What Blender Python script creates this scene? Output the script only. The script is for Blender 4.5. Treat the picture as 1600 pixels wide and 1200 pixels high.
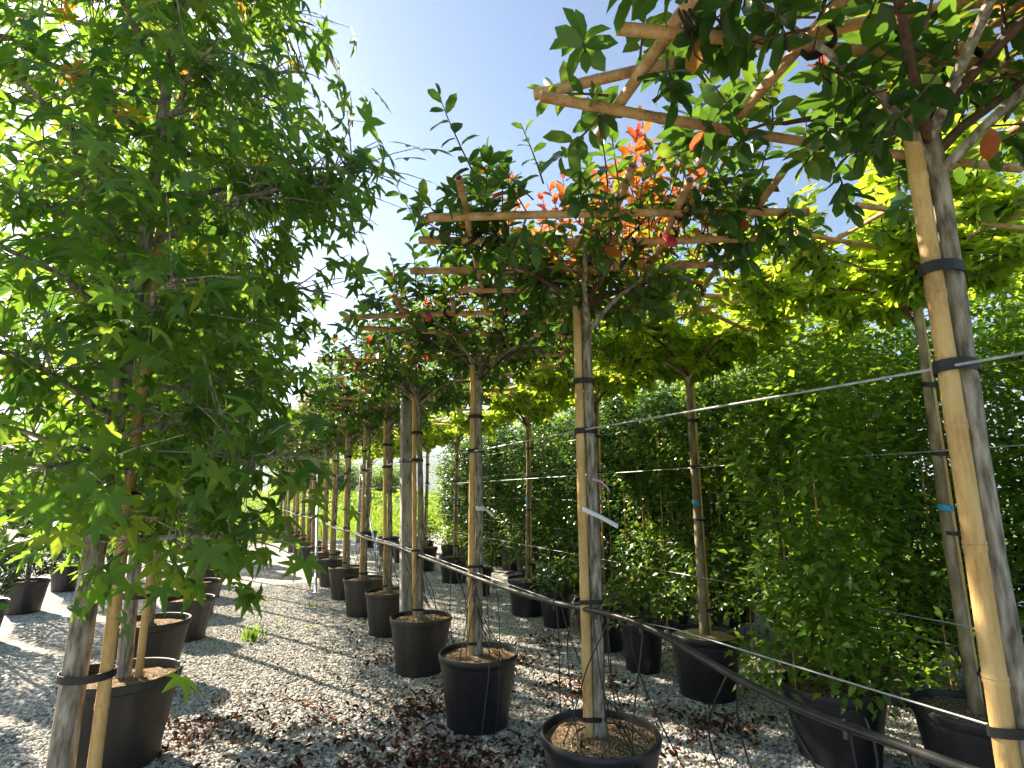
import bpy, bmesh, math, random
import numpy as np
from mathutils import Vector, Matrix

R = math.radians
rng = np.random.default_rng(11)
random.seed(5)
for o in list(bpy.data.objects):
    bpy.data.objects.remove(o)
scene = bpy.context.scene
col = scene.collection

# ------------------------------------------------------------------ camera
CAM_H = 1.5
FPX = 867.0
YAW, PITCH = 26.0, 11.2
cam_d = bpy.data.cameras.new('camera')
cam = bpy.data.objects.new('camera', cam_d)
col.objects.link(cam)
cam.location = (0, 0, CAM_H)
cam.rotation_euler = (R(90 + PITCH), 0, R(-YAW))
cam_d.sensor_fit = 'HORIZONTAL'
cam_d.sensor_width = 36.0
cam_d.lens = FPX / 1600.0 * 36.0
cam_d.clip_start = 0.05
cam_d.clip_end = 30000
scene.camera = cam

# ------------------------------------------------------------------ sky and sun
SUN_AZ, SUN_EL = -27.5, 32.0            # azimuth from +Y towards +X, degrees
world = bpy.data.worlds.new('World')
scene.world = world
world.use_nodes = True
wn = world.node_tree.nodes
wl = world.node_tree.links
wn.clear()
w_out = wn.new('ShaderNodeOutputWorld')
w_bg = wn.new('ShaderNodeBackground')
w_sky = wn.new('ShaderNodeTexSky')
w_sky.sky_type = 'NISHITA'
w_sky.sun_disc = False
w_sky.sun_elevation = R(SUN_EL)
w_sky.sun_rotation = R(SUN_AZ)
w_sky.air_density = 1.0
w_sky.dust_density = 0.8
w_sky.ozone_density = 1.0
w_bg.inputs['Strength'].default_value = 0.06
wl.new(w_sky.outputs[0], w_bg.inputs[0])
wl.new(w_bg.outputs[0], w_out.inputs[0])

sun_d = bpy.data.lights.new('sun', 'SUN')
sun_d.energy = 5.0
sun_d.angle = R(0.53)
sun_d.color = (1.0, 0.87, 0.68)
sun = bpy.data.objects.new('sun', sun_d)
col.objects.link(sun)
to_sun = Vector((math.sin(R(SUN_AZ)) * math.cos(R(SUN_EL)), math.cos(R(SUN_AZ)) * math.cos(R(SUN_EL)), math.sin(R(SUN_EL))))
sun.rotation_euler = to_sun.to_track_quat('Z', 'Y').to_euler()
sun.location = (-8, 12, 12)

scene.view_settings.view_transform = 'Standard'
scene.view_settings.look = 'None'
scene.view_settings.exposure = 2.0
scene.view_settings.gamma = 1.0
scene.cycles.max_bounces = 6
scene.cycles.diffuse_bounces = 3
scene.cycles.glossy_bounces = 2
scene.cycles.transmission_bounces = 4
scene.cycles.volume_bounces = 0
scene.cycles.adaptive_threshold = 0.03
scene.view_settings.use_curve_mapping = False

# ------------------------------------------------------------------ camera maths (only to choose which leaves show largest)
_y, _p = R(YAW), R(PITCH)
C_F = np.array([math.sin(_y) * math.cos(_p), math.cos(_y) * math.cos(_p), math.sin(_p)])
C_R = np.array([math.cos(_y), -math.sin(_y), 0.0])
C_U = np.cross(C_R, C_F)


def in_view(P):
    d = P - np.array([0, 0, CAM_H])
    z = d @ C_F
    zz = np.maximum(z, 0.01)
    u = (d @ C_R) / zz * FPX + 800
    v = 600 - (d @ C_U) / zz * FPX
    return (z > 0.2) & (u > 300) & (u < 1300) & (v > -10) & (v < 1210), z


# ------------------------------------------------------------------ materials
def nodes_of(name):
    m = bpy.data.materials.new(name)
    m.use_nodes = True
    n = m.node_tree.nodes
    n.clear()
    out = n.new('ShaderNodeOutputMaterial')
    return m, n, m.node_tree.links, out


def ramp(n, stops):
    r = n.new('ShaderNodeValToRGB')
    e = r.color_ramp.elements
    while len(e) < len(stops):
        e.new(0.5)
    for i, (p, c) in enumerate(stops):
        e[i].position = p
        e[i].color = (c[0], c[1], c[2], 1)
    return r


def coords(n, l, scale=(1, 1, 1), kind='Object'):
    t = n.new('ShaderNodeTexCoord')
    mp = n.new('ShaderNodeMapping')
    mp.inputs['Scale'].default_value = scale
    l.new(t.outputs[kind], mp.inputs[0])
    return mp.outputs[0]


def noise_mat(name, stops, scale=20, stretch=(1, 1, 1), rough=0.7, bump=0.3, detail=6, spec=0.3, bump_dist=0.01, metal=0.0, lo=0.3, hi=0.7):
    m, n, l, out = nodes_of(name)
    co = coords(n, l, stretch)
    nz = n.new('ShaderNodeTexNoise')
    nz.inputs['Scale'].default_value = scale
    nz.inputs['Detail'].default_value = detail
    l.new(co, nz.inputs['Vector'])
    mr = n.new('ShaderNodeMapRange')
    mr.inputs['From Min'].default_value = lo
    mr.inputs['From Max'].default_value = hi
    l.new(nz.outputs['Fac'], mr.inputs['Value'])
    r = ramp(n, stops)
    l.new(mr.outputs[0], r.inputs[0])
    b = n.new('ShaderNodeBsdfPrincipled')
    l.new(r.outputs[0], b.inputs['Base Color'])
    b.inputs['Roughness'].default_value = rough
    b.inputs['Specular IOR Level'].default_value = spec
    b.inputs['Metallic'].default_value = metal
    if bump:
        bp = n.new('ShaderNodeBump')
        bp.inputs['Strength'].default_value = bump
        bp.inputs['Distance'].default_value = bump_dist
        l.new(nz.outputs['Fac'], bp.inputs['Height'])
        l.new(bp.outputs[0], b.inputs['Normal'])
    l.new(b.outputs[0], out.inputs[0])
    return m


def leaf_mat(name, stops, tstops, trans=0.45, rough=0.4, spec=0.4):
    m, n, l, out = nodes_of(name)
    at = n.new('ShaderNodeAttribute')
    at.attribute_name = 'leaf'
    r1 = ramp(n, stops)
    r2 = ramp(n, tstops)
    l.new(at.outputs['Fac'], r1.inputs[0])
    l.new(at.outputs['Fac'], r2.inputs[0])
    # faint mottling on the blade
    nz = n.new('ShaderNodeTexNoise')
    nz.inputs['Scale'].default_value = 22
    l.new(coords(n, l), nz.inputs['Vector'])
    mr = n.new('ShaderNodeMapRange')
    mr.inputs['From Min'].default_value = 0.3
    mr.inputs['From Max'].default_value = 0.7
    mr.inputs['To Min'].default_value = 0.75
    mr.inputs['To Max'].default_value = 1.25
    l.new(nz.outputs['Fac'], mr.inputs['Value'])
    mx = n.new('ShaderNodeMix')
    mx.data_type = 'RGBA'
    mx.blend_type = 'MULTIPLY'
    mx.inputs[0].default_value = 1.0
    l.new(r1.outputs[0], mx.inputs[6])
    l.new(mr.outputs[0], mx.inputs[7])
    b = n.new('ShaderNodeBsdfPrincipled')
    l.new(mx.outputs[2], b.inputs['Base Color'])
    b.inputs['Roughness'].default_value = rough
    b.inputs['Specular IOR Level'].default_value = spec
    t = n.new('ShaderNodeBsdfTranslucent')
    l.new(r2.outputs[0], t.inputs[0])
    ms = n.new('ShaderNodeMixShader')
    ms.inputs[0].default_value = trans
    l.new(b.outputs[0], ms.inputs[1])
    l.new(t.outputs[0], ms.inputs[2])
    l.new(ms.outputs[0], out.inputs[0])
    return m


M = {}
M['photinia'] = leaf_mat('photinia_leaf',
    [(0.0, (0.018, 0.05, 0.012)), (0.5, (0.045, 0.115, 0.02)), (0.72, (0.10, 0.19, 0.03)), (0.82, (0.32, 0.24, 0.03)), (0.9, (0.45, 0.14, 0.03)), (1.0, (0.42, 0.05, 0.03))],
    [(0.0, (0.07, 0.17, 0.02)), (0.5, (0.19, 0.36, 0.03)), (0.72, (0.42, 0.52, 0.04)), (0.82, (0.75, 0.48, 0.04)), (0.9, (0.8, 0.26, 0.05)), (1.0, (0.75, 0.10, 0.06))],
    0.42, 0.33, 0.5)
M['sweetgum'] = leaf_mat('sweetgum_leaf',
    [(0.0, (0.03, 0.085, 0.015)), (0.5, (0.06, 0.15, 0.025)), (0.85, (0.11, 0.20, 0.03)), (0.95, (0.35, 0.26, 0.03)), (1.0, (0.5, 0.2, 0.03))],
    [(0.0, (0.13, 0.30, 0.03)), (0.5, (0.28, 0.48, 0.04)), (0.85, (0.48, 0.60, 0.05)), (0.95, (0.75, 0.5, 0.05)), (1.0, (0.8, 0.32, 0.05))],
    0.5, 0.45, 0.35)
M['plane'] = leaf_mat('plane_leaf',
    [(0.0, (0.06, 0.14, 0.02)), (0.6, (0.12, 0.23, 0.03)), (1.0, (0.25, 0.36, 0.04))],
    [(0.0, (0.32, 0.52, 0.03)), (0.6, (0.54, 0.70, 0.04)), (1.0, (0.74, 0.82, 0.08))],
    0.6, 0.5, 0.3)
M['hornbeam'] = leaf_mat('hornbeam_leaf',
    [(0.0, (0.035, 0.095, 0.016)), (0.6, (0.09, 0.19, 0.03)), (1.0, (0.20, 0.31, 0.05))],
    [(0.0, (0.18, 0.36, 0.02)), (0.6, (0.36, 0.54, 0.03)), (1.0, (0.58, 0.68, 0.06))],
    0.5, 0.36, 0.5)
M['laurel'] = leaf_mat('laurel_leaf',
    [(0.0, (0.016, 0.05, 0.014)), (0.6, (0.04, 0.105, 0.022)), (0.9, (0.10, 0.20, 0.03)), (1.0, (0.22, 0.28, 0.04))],
    [(0.0, (0.05, 0.13, 0.02)), (0.6, (0.13, 0.27, 0.03)), (0.9, (0.32, 0.45, 0.04)), (1.0, (0.55, 0.5, 0.05))],
    0.32, 0.25, 0.6)
M['farleaf'] = leaf_mat('far_tree_leaf',
    [(0.0, (0.05, 0.12, 0.02)), (0.6, (0.10, 0.20, 0.03)), (1.0, (0.2, 0.3, 0.04))],
    [(0.0, (0.2, 0.38, 0.03)), (0.6, (0.38, 0.55, 0.04)), (1.0, (0.6, 0.7, 0.07))],
    0.5, 0.5, 0.3)
M['yew'] = leaf_mat('yew_needle',
    [(0.0, (0.012, 0.032, 0.016)), (0.7, (0.03, 0.065, 0.028)), (1.0, (0.06, 0.10, 0.04))],
    [(0.0, (0.04, 0.1, 0.03)), (0.7, (0.08, 0.17, 0.05)), (1.0, (0.15, 0.25, 0.06))], 0.2, 0.5, 0.3)
M['grass'] = leaf_mat('grass_blade',
    [(0.0, (0.07, 0.14, 0.015)), (0.6, (0.13, 0.24, 0.025)), (1.0, (0.28, 0.30, 0.06))],
    [(0.0, (0.25, 0.45, 0.03)), (0.6, (0.42, 0.6, 0.05)), (1.0, (0.6, 0.6, 0.1))], 0.45, 0.5, 0.25)
M['dead'] = leaf_mat('dead_leaf',
    [(0.0, (0.022, 0.009, 0.007)), (0.5, (0.06, 0.02, 0.012)), (0.85, (0.14, 0.045, 0.022)), (1.0, (0.4, 0.17, 0.04))],
    [(0.0, (0.06, 0.02, 0.01)), (0.5, (0.2, 0.06, 0.02)), (0.85, (0.35, 0.12, 0.04)), (1.0, (0.6, 0.3, 0.05))], 0.2, 0.55, 0.3)

M['pot'] = noise_mat('black_plastic', [(0, (0.010, 0.010, 0.013)), (0.7, (0.017, 0.017, 0.022)), (1, (0.032, 0.030, 0.030))], 6, (1, 1, 0.35), 0.42, 0.06, 5, 0.45)
M['pot_dusty'] = noise_mat('dusty_black_plastic', [(0, (0.014, 0.013, 0.013)), (0.6, (0.028, 0.025, 0.022)), (1, (0.075, 0.06, 0.045))], 5, (1, 1, 0.3), 0.55, 0.06, 6, 0.4)
M['pot_pale'] = noise_mat('faded_plastic', [(0, (0.10, 0.075, 0.055)), (1, (0.20, 0.16, 0.12))], 5, (1, 1, 0.3), 0.6, 0.05, 5, 0.3)
M['soil'] = noise_mat('potting_mulch', [(0, (0.05, 0.032, 0.02)), (0.45, (0.20, 0.135, 0.08)), (0.75, (0.36, 0.26, 0.15)), (1, (0.5, 0.4, 0.26))], 95, (1, 1, 1), 0.9, 0.9, 8, 0.1, 0.02, lo=0.35, hi=0.65)
M['sand'] = noise_mat('pale_bark_mulch', [(0, (0.22, 0.14, 0.06)), (0.5, (0.48, 0.36, 0.19)), (1, (0.62, 0.5, 0.3))], 80, (1, 1, 1), 0.9, 0.8, 8, 0.1, 0.015)
M['bark'] = noise_mat('grey_bark', [(0, (0.10, 0.085, 0.065)), (0.5, (0.24, 0.21, 0.17)), (1, (0.40, 0.365, 0.31))], 55, (1, 1, 0.22), 0.85, 0.9, 10, 0.2, 0.012, lo=0.34, hi=0.66)
M['bark_plane'] = noise_mat('plane_bark', [(0, (0.10, 0.075, 0.045)), (0.5, (0.22, 0.17, 0.10)), (1, (0.40, 0.34, 0.22))], 16, (1, 1, 0.4), 0.8, 0.4, 7, 0.2)
M['twig'] = noise_mat('brown_twig', [(0, (0.045, 0.028, 0.018)), (1, (0.13, 0.08, 0.05))], 40, (1, 1, 1), 0.75, 0.2)
M['concrete'] = noise_mat('concrete', [(0, (0.16, 0.155, 0.145)), (0.5, (0.30, 0.29, 0.27)), (1, (0.42, 0.40, 0.37))], 25, (1, 1, 0.3), 0.85, 0.35, 9, 0.2)
M['galv'] = noise_mat('galvanised_steel', [(0, (0.42, 0.45, 0.48)), (1, (0.68, 0.7, 0.72))], 20, (1, 1, 1), 0.38, 0.05, 4, 0.5, metal=0.7)
M['wire'] = noise_mat('pale_wire', [(0, (0.3, 0.3, 0.31)), (1, (0.5, 0.5, 0.52))], 30, (1, 1, 1), 0.45, 0, 3, 0.4, metal=0.2)
M['hose'] = noise_mat('black_polythene', [(0, (0.012, 0.012, 0.013)), (1, (0.04, 0.038, 0.036))], 15, (1, 1, 1), 0.3, 0.05, 4, 0.5)
M['tie'] = noise_mat('black_tie', [(0, (0.008, 0.008, 0.009)), (1, (0.02, 0.02, 0.022))], 40, (1, 1, 1), 0.5, 0.1, 3, 0.4)
M['tag'] = noise_mat('white_label', [(0, (0.66, 0.68, 0.74)), (1, (0.8, 0.8, 0.83))], 15, (1, 1, 1), 0.5, 0, 3, 0.3)
M['pink'] = noise_mat('pink_ribbon', [(0, (0.55, 0.24, 0.40)), (1, (0.7, 0.36, 0.5))], 15, (1, 1, 1), 0.5, 0, 3, 0.3)
M['red'] = noise_mat('red_ribbon', [(0, (0.5, 0.03, 0.06)), (1, (0.6, 0.06, 0.1))], 15, (1, 1, 1), 0.5, 0, 3, 0.3)
M['blue'] = noise_mat('blue_tape', [(0, (0.02, 0.22, 0.45)), (1, (0.04, 0.32, 0.6))], 15, (1, 1, 1), 0.5, 0, 3, 0.3)
M['timber'] = noise_mat('weathered_timber', [(0, (0.16, 0.11, 0.07)), (1, (0.34, 0.25, 0.16))], 12, (1, 1, 0.2), 0.8, 0.3)
M['wall'] = noise_mat('render_wall', [(0, (0.5, 0.44, 0.36)), (1, (0.62, 0.56, 0.47))], 2, (1, 1, 1), 0.9, 0.1)
M['rooftile'] = noise_mat('roof_sheet', [(0, (0.22, 0.19, 0.18)), (1, (0.36, 0.31, 0.28))], 2, (1, 1, 1), 0.8, 0.1)
M['hill'] = noise_mat('wooded_hill', [(0, (0.03, 0.06, 0.03)), (1, (0.08, 0.12, 0.06))], 0.01, (1, 1, 1), 0.95, 0)


def bamboo_mat(name, a, b, c):
    m, n, l, out = nodes_of(name)
    co = coords(n, l, (1, 1, .3) if 'stake' in name else (1, 1, 1))
    nz = n.new('ShaderNodeTexNoise')
    nz.inputs['Scale'].default_value = 14
    nz.inputs['Detail'].default_value = 7
    l.new(co, nz.inputs['Vector'])
    nz2 = n.new('ShaderNodeTexNoise')
    nz2.inputs['Scale'].default_value = 110
    nz2.inputs['Detail'].default_value = 3
    l.new(co, nz2.inputs['Vector'])
    ad = n.new('ShaderNodeMath')
    ad.operation = 'MULTIPLY_ADD'
    ad.inputs[1].default_value = 0.4
    l.new(nz2.outputs['Fac'], ad.inputs[0])
    l.new(nz.outputs['Fac'], ad.inputs[2])
    mr = n.new('ShaderNodeMapRange')
    mr.inputs['From Min'].default_value = 0.45
    mr.inputs['From Max'].default_value = 0.95
    l.new(ad.outputs[0], mr.inputs['Value'])
    r = ramp(n, [(0, a), (0.5, b), (1, c)])
    l.new(mr.outputs[0], r.inputs[0])
    bs = n.new('ShaderNodeBsdfPrincipled')
    l.new(r.outputs[0], bs.inputs['Base Color'])
    bs.inputs['Roughness'].default_value = 0.5
    bs.inputs['Specular IOR Level'].default_value = 0.35
    bp = n.new('ShaderNodeBump')
    bp.inputs['Strength'].default_value = 0.5
    bp.inputs['Distance'].default_value = 0.005
    l.new(nz2.outputs['Fac'], bp.inputs['Height'])
    l.new(bp.outputs[0], bs.inputs['Normal'])
    l.new(bs.outputs[0], out.inputs[0])
    return m


M['bamboo'] = bamboo_mat('bamboo', (0.22, 0.11, 0.05), (0.50, 0.29, 0.12), (0.64, 0.44, 0.22))
M['stake'] = bamboo_mat('bamboo_stake', (0.34, 0.19, 0.07), (0.56, 0.36, 0.14), (0.66, 0.47, 0.22))


def gravel_ground_mat():
    m, n, l, out = nodes_of('gravel_bed')
    co = coords(n, l)
    vo = n.new('ShaderNodeTexVoronoi')
    vo.inputs['Scale'].default_value = 42
    l.new(co, vo.inputs['Vector'])
    sep = n.new('ShaderNodeSeparateColor')
    l.new(vo.outputs['Color'], sep.inputs[0])
    r = ramp(n, [(0, (0.14, 0.13, 0.12)), (0.35, (0.30, 0.29, 0.27)), (0.7, (0.48, 0.46, 0.43)), (1, (0.64, 0.62, 0.58))])
    l.new(sep.outputs[0], r.inputs[0])
    # earth showing through in drifts
    nz = n.new('ShaderNodeTexNoise')
    nz.inputs['Scale'].default_value = 1.1
    nz.inputs['Detail'].default_value = 8
    l.new(co, nz.inputs['Vector'])
    mr = n.new('ShaderNodeMapRange')
    mr.inputs['From Min'].default_value = 0.5
    mr.inputs['From Max'].default_value = 0.72
    l.new(nz.outputs['Fac'], mr.inputs['Value'])
    mul = n.new('ShaderNodeMath')
    mul.operation = 'MULTIPLY'
    mul.inputs[1].default_value = 0.55
    l.new(mr.outputs[0], mul.inputs[0])
    mx = n.new('ShaderNodeMix')
    mx.data_type = 'RGBA'
    mx.inputs[7].default_value = (0.17, 0.13, 0.09, 1)
    l.new(mul.outputs[0], mx.inputs[0])
    l.new(r.outputs[0], mx.inputs[6])
    b = n.new('ShaderNodeBsdfPrincipled')
    b.inputs['Roughness'].default_value = 0.9
    b.inputs['Specular IOR Level'].default_value = 0.2
    l.new(mx.outputs[2], b.inputs['Base Color'])
    bp = n.new('ShaderNodeBump')
    bp.inputs['Strength'].default_value = 0.9
    bp.inputs['Distance'].default_value = 0.012
    bp.invert = True
    l.new(vo.outputs['Distance'], bp.inputs['Height'])
    l.new(bp.outputs[0], b.inputs['Normal'])
    l.new(b.outputs[0], out.inputs[0])
    return m


def stone_mat():
    m, n, l, out = nodes_of('pale_pebble')
    oi = n.new('ShaderNodeObjectInfo')
    r = ramp(n, [(0, (0.14, 0.135, 0.13)), (0.25, (0.36, 0.35, 0.33)), (0.6, (0.56, 0.54, 0.51)), (0.85, (0.74, 0.72, 0.69)), (1, (0.54, 0.47, 0.38))])
    l.new(oi.outputs['Random'], r.inputs[0])
    nz = n.new('ShaderNodeTexNoise')
    nz.inputs['Scale'].default_value = 70
    l.new(coords(n, l), nz.inputs['Vector'])
    mr = n.new('ShaderNodeMapRange')
    mr.inputs['To Min'].default_value = 0.8
    mr.inputs['To Max'].default_value = 1.15
    l.new(nz.outputs['Fac'], mr.inputs['Value'])
    mx = n.new('ShaderNodeMix')
    mx.data_type = 'RGBA'
    mx.blend_type = 'MULTIPLY'
    mx.inputs[0].default_value = 1
    l.new(r.outputs[0], mx.inputs[6])
    l.new(mr.outputs[0], mx.inputs[7])
    b = n.new('ShaderNodeBsdfPrincipled')
    b.inputs['Roughness'].default_value = 0.75
    b.inputs['Specular IOR Level'].default_value = 0.3
    l.new(mx.outputs[2], b.inputs['Base Color'])
    l.new(b.outputs[0], out.inputs[0])
    return m


M['gravel'] = gravel_ground_mat()
M['stone'] = stone_mat()
M['meadow'] = noise_mat('meadow_turf', [(0, (0.06, 0.10, 0.02)), (0.5, (0.11, 0.19, 0.03)), (1, (0.22, 0.26, 0.06))], 0.7, (1, 1, 1), 0.9, 0.3, 9, 0.1, 0.05)


# ------------------------------------------------------------------ object helpers
def link(name, mesh, parent=None, mat=None, label=None, cat=None, group=None, kind=None, loc=None):
    o = bpy.data.objects.new(name, mesh)
    col.objects.link(o)
    if mat is not None and mesh is not None and not mesh.materials:
        mesh.materials.append(mat)
    if parent is not None:
        o.parent = parent
    if loc is not None:
        o.location = loc
    tag(o, label, cat, group, kind)
    return o


def tag(o, label=None, cat=None, group=None, kind=None):
    if label:
        o['label'] = label
    if cat:
        o['category'] = cat
    if group:
        o['group'] = group
    if kind:
        o['kind'] = kind
    return o


def thing(name, loc, label, cat, group=None):
    return link(name, None, None, None, label, cat, group, None, loc)


def copy_tree(o, parent=None):
    c = o.copy()
    col.objects.link(c)
    c.parent = parent
    for ch in list(KIDS.get(o.name, ())):
        copy_tree(ch, c)
    return c


KIDS = {}


def index_kids(root):
    KIDS[root.name] = list(root.children)
    for ch in root.children:
        index_kids(ch)


class MB:
    """collects shapes into one mesh"""

    def __init__(self):
        self.v, self.f = [], []

    def tube(self, pts, rad, n=8, cap=True, squash=None):
        pts = [Vector(p) for p in pts]
        if not hasattr(rad, '__len__'):
            rad = [rad] * len(pts)
        base = len(self.v)
        ref = None
        for i, p in enumerate(pts):
            d = (pts[min(i + 1, len(pts) - 1)] - pts[max(i - 1, 0)])
            if d.length < 1e-9:
                d = Vector((0, 0, 1))
            d.normalize()
            if ref is None:
                ref = Vector((1, 0, 0)) if abs(d.x) < 0.8 else Vector((0, 1, 0))
            a = (ref - d * ref.dot(d)).normalized()
            ref = a
            b = d.cross(a)
            for k in range(n):
                t = 2 * math.pi * k / n
                self.v.append(tuple(p + (a * math.cos(t) + b * math.sin(t)) * rad[i]))
        for i in range(len(pts) - 1):
            for k in range(n):
                k2 = (k + 1) % n
                self.f.append((base + i * n + k, base + i * n + k2, base + (i + 1) * n + k2, base + (i + 1) * n + k))
        if cap:
            self.f.append(tuple(base + k for k in reversed(range(n))))
            e = base + (len(pts) - 1) * n
            self.f.append(tuple(e + k for k in range(n)))
        return self

    def lathe(self, prof, n=40, flute=0.0, nfl=0, close_bottom=True, close_top=True, wob=0.0, seed=0):
        base = len(self.v)
        rs = random.Random(seed)
        ph = rs.random() * 6
        for (r, z, fl) in prof:
            for k in range(n):
                t = 2 * math.pi * k / n
                rr = r * (1 + wob * math.cos(2 * t + ph))
                if fl:
                    rr -= flute * (0.5 + 0.5 * math.cos(nfl * t)) ** 4
                self.v.append((rr * math.cos(t), rr * math.sin(t), z))
        for i in range(len(prof) - 1):
            for k in range(n):
                k2 = (k + 1) % n
                self.f.append((base + i * n + k, base + i * n + k2, base + (i + 1) * n + k2, base + (i + 1) * n + k))
        if close_bottom:
            self.f.append(tuple(base + k for k in reversed(range(n))))
        if close_top:
            e = base + (len(prof) - 1) * n
            self.f.append(tuple(e + k for k in range(n)))
        return self

    def box(self, c, s, rz=0.0):
        base = len(self.v)
        for dx in (-1, 1):
            for dy in (-1, 1):
                for dz in (-1, 1):
                    x, y = dx * s[0] / 2, dy * s[1] / 2
                    self.v.append((c[0] + x * math.cos(rz) - y * math.sin(rz), c[1] + x * math.sin(rz) + y * math.cos(rz), c[2] + dz * s[2] / 2))
        for q in ((0, 1, 3, 2), (4, 6, 7, 5), (0, 4, 5, 1), (2, 3, 7, 6), (0, 2, 6, 4), (1, 5, 7, 3)):
            self.f.append(tuple(base + i for i in q))
        return self

    def mesh(self, name, smooth=True):
        m = bpy.data.meshes.new(name)
        m.from_pydata(self.v, [], self.f)
        m.update()
        if smooth:
            m.polygons.foreach_set('use_smooth', [True] * len(m.polygons))
            try:
                m.set_sharp_from_angle(angle=R(42))
            except Exception:
                pass
        return m


# ------------------------------------------------------------------ leaf shapes: unit length along +Y, face up +Z
def leaf_oval(w, fold, curl, tipy=1.0, pet=0.12):
    def z(y, s):
        return -curl * y * y + (fold * w if s else 0)
    V = [(0, -pet, 0.0), (0, 0.05, z(0.05, 0)),
         (0, 0.42, z(.42, 0) + 0.02), (-w * .95, 0.44, z(.44, 1)), (w * .95, 0.44, z(.44, 1)),
         (0, 0.80, z(.80, 0)), (-w * .83, 0.77, z(.77, 1)), (w * .83, 0.77, z(.77, 1)),
         (0, tipy, z(tipy, 0)), (-w * .55, .18, z(.18, 1) * .8), (w * .55, .18, z(.18, 1) * .8), (0.02, 0.04, 0)]
    F = [(0, 11, 1), (1, 2, 9), (1, 10, 2), (9, 2, 3), (10, 4, 2), (3, 2, 5), (3, 5, 6), (2, 4, 7), (2, 7, 5), (6, 5, 8), (5, 7, 8)]
    return np.array(V, float), np.array(F, int)


def leaf_small(w, fold, curl):
    V = [(0, 0, 0), (-w, .45, fold * w), (0, .5, -curl * .25), (w, .45, fold * w), (0, 1, -curl)]
    F = [(0, 2, 1), (0, 3, 2), (1, 2, 4), (2, 3, 4)]
    return np.array(V, float), np.array(F, int)


def leaf_palm(lobes, sinus, hw, fold, curl, cy=0.1, pet=0.55):
    V = [(0, cy, 0.03)]
    F = []

    def pt(ang, r, up=0.0):
        x, y = r * math.sin(ang), cy + r * math.cos(ang)
        return (x, y, up - curl * (x * x + (y - cy) ** 2))
    angs = [math.radians(a) for a, _ in lobes]
    # sinus points between lobes, plus the two at the base
    sin_i = []
    ends = [angs[0] - 0.5] + [(angs[i] + angs[i + 1]) / 2 for i in range(len(angs) - 1)] + [angs[-1] + 0.5]
    for i, a in enumerate(ends):
        rr = sinus * (0.55 if i in (0, len(ends) - 1) else 1.0)
        sin_i.append(len(V))
        V.append(pt(a, rr, fold))
    for i, (a, L) in enumerate(lobes):
        a = math.radians(a)
        mid = 0.56
        da = math.atan2(hw, L * mid)
        ml = len(V)
        V.append(pt(a - da, math.hypot(hw, L * mid), fold))
        tp = len(V)
        V.append(pt(a, L))
        mr_ = len(V)
        V.append(pt(a + da, math.hypot(hw, L * mid), fold))
        F += [(0, ml, sin_i[i]), (0, tp, ml), (0, mr_, tp), (0, sin_i[i + 1], mr_)]
    b = len(V)
    V += [(-0.012, -pet, 0.05), (0.012, -pet, 0.05), (0.012, cy, 0.0), (-0.012, cy, 0.0)]
    F += [(b, b + 1, b + 2), (b, b + 2, b + 3)]
    V = np.array(V, float)
    return V, np.array(F, int)


SW = [(-112, .62), (-56, .92), (0, 1.0), (56, .92), (112, .62)]
PL = [(-100, .62), (-50, .85), (0, .95), (50, .85), (100, .62)]
LEAF = {
    'photinia': [leaf_oval(.24, .35, .10), leaf_oval(.26, .2, .22), leaf_oval(.22, .6, .05), leaf_oval(.27, .3, .35)],
    'sweetgum': [leaf_palm(SW, .34, .13, .03, .12), leaf_palm(SW, .36, .14, .07, .28), leaf_palm(SW, .32, .12, .02, .42), leaf_palm(SW, .35, .14, .10, .05)],
    'plane': [leaf_palm(PL, .60, .24, .04, .10), leaf_palm(PL, .56, .26, .08, .25), leaf_palm(PL, .62, .22, .02, .4), leaf_palm(PL, .58, .25, .1, .02)],
    'small': [leaf_small(.27, .3, .1), leaf_small(.3, .15, .25), leaf_small(.25, .5, .02)],
    'needle': [leaf_small(.12, .1, .1), leaf_small(.14, .1, .25)],
    'blade': [leaf_small(.035, .4, .25), leaf_small(.04, .3, .55), leaf_small(.03, .3, .05)],
    'dead': [leaf_oval(.22, .9, .5), leaf_oval(.25, .7, -.5), leaf_oval(.2, 1.3, .2), leaf_oval(.26, .4, .7)],
}


def frames(D, N):
    D = D / np.linalg.norm(D, axis=1, keepdims=True)
    N = N - D * (D * N).sum(1, keepdims=True)
    ln = np.linalg.norm(N, axis=1, keepdims=True)
    bad = ln[:, 0] < 1e-4
    N[bad] = np.cross(D[bad], [1, 0.3, 0.2])
    N = N / np.linalg.norm(N, axis=1, keepdims=True)
    X = np.cross(D, N)
    return np.stack([X, D, N], axis=2)      # columns


class Leaves:
    """positions, directions, normals, sizes, colour value of many leaves"""

    def __init__(self):
        self.P, self.D, self.N, self.S, self.C = [], [], [], [], []

    def add(self, p, d, n, s, c):
        self.P.append(p)
        self.D.append(d)
        self.N.append(n)
        self.S.append(s)
        self.C.append(c)

    def arrays(self):
        return (np.array(self.P, float).reshape(-1, 3), np.array(self.D, float).reshape(-1, 3), np.array(self.N, float).reshape(-1, 3), np.array(self.S, float), np.array(self.C, float))


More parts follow.
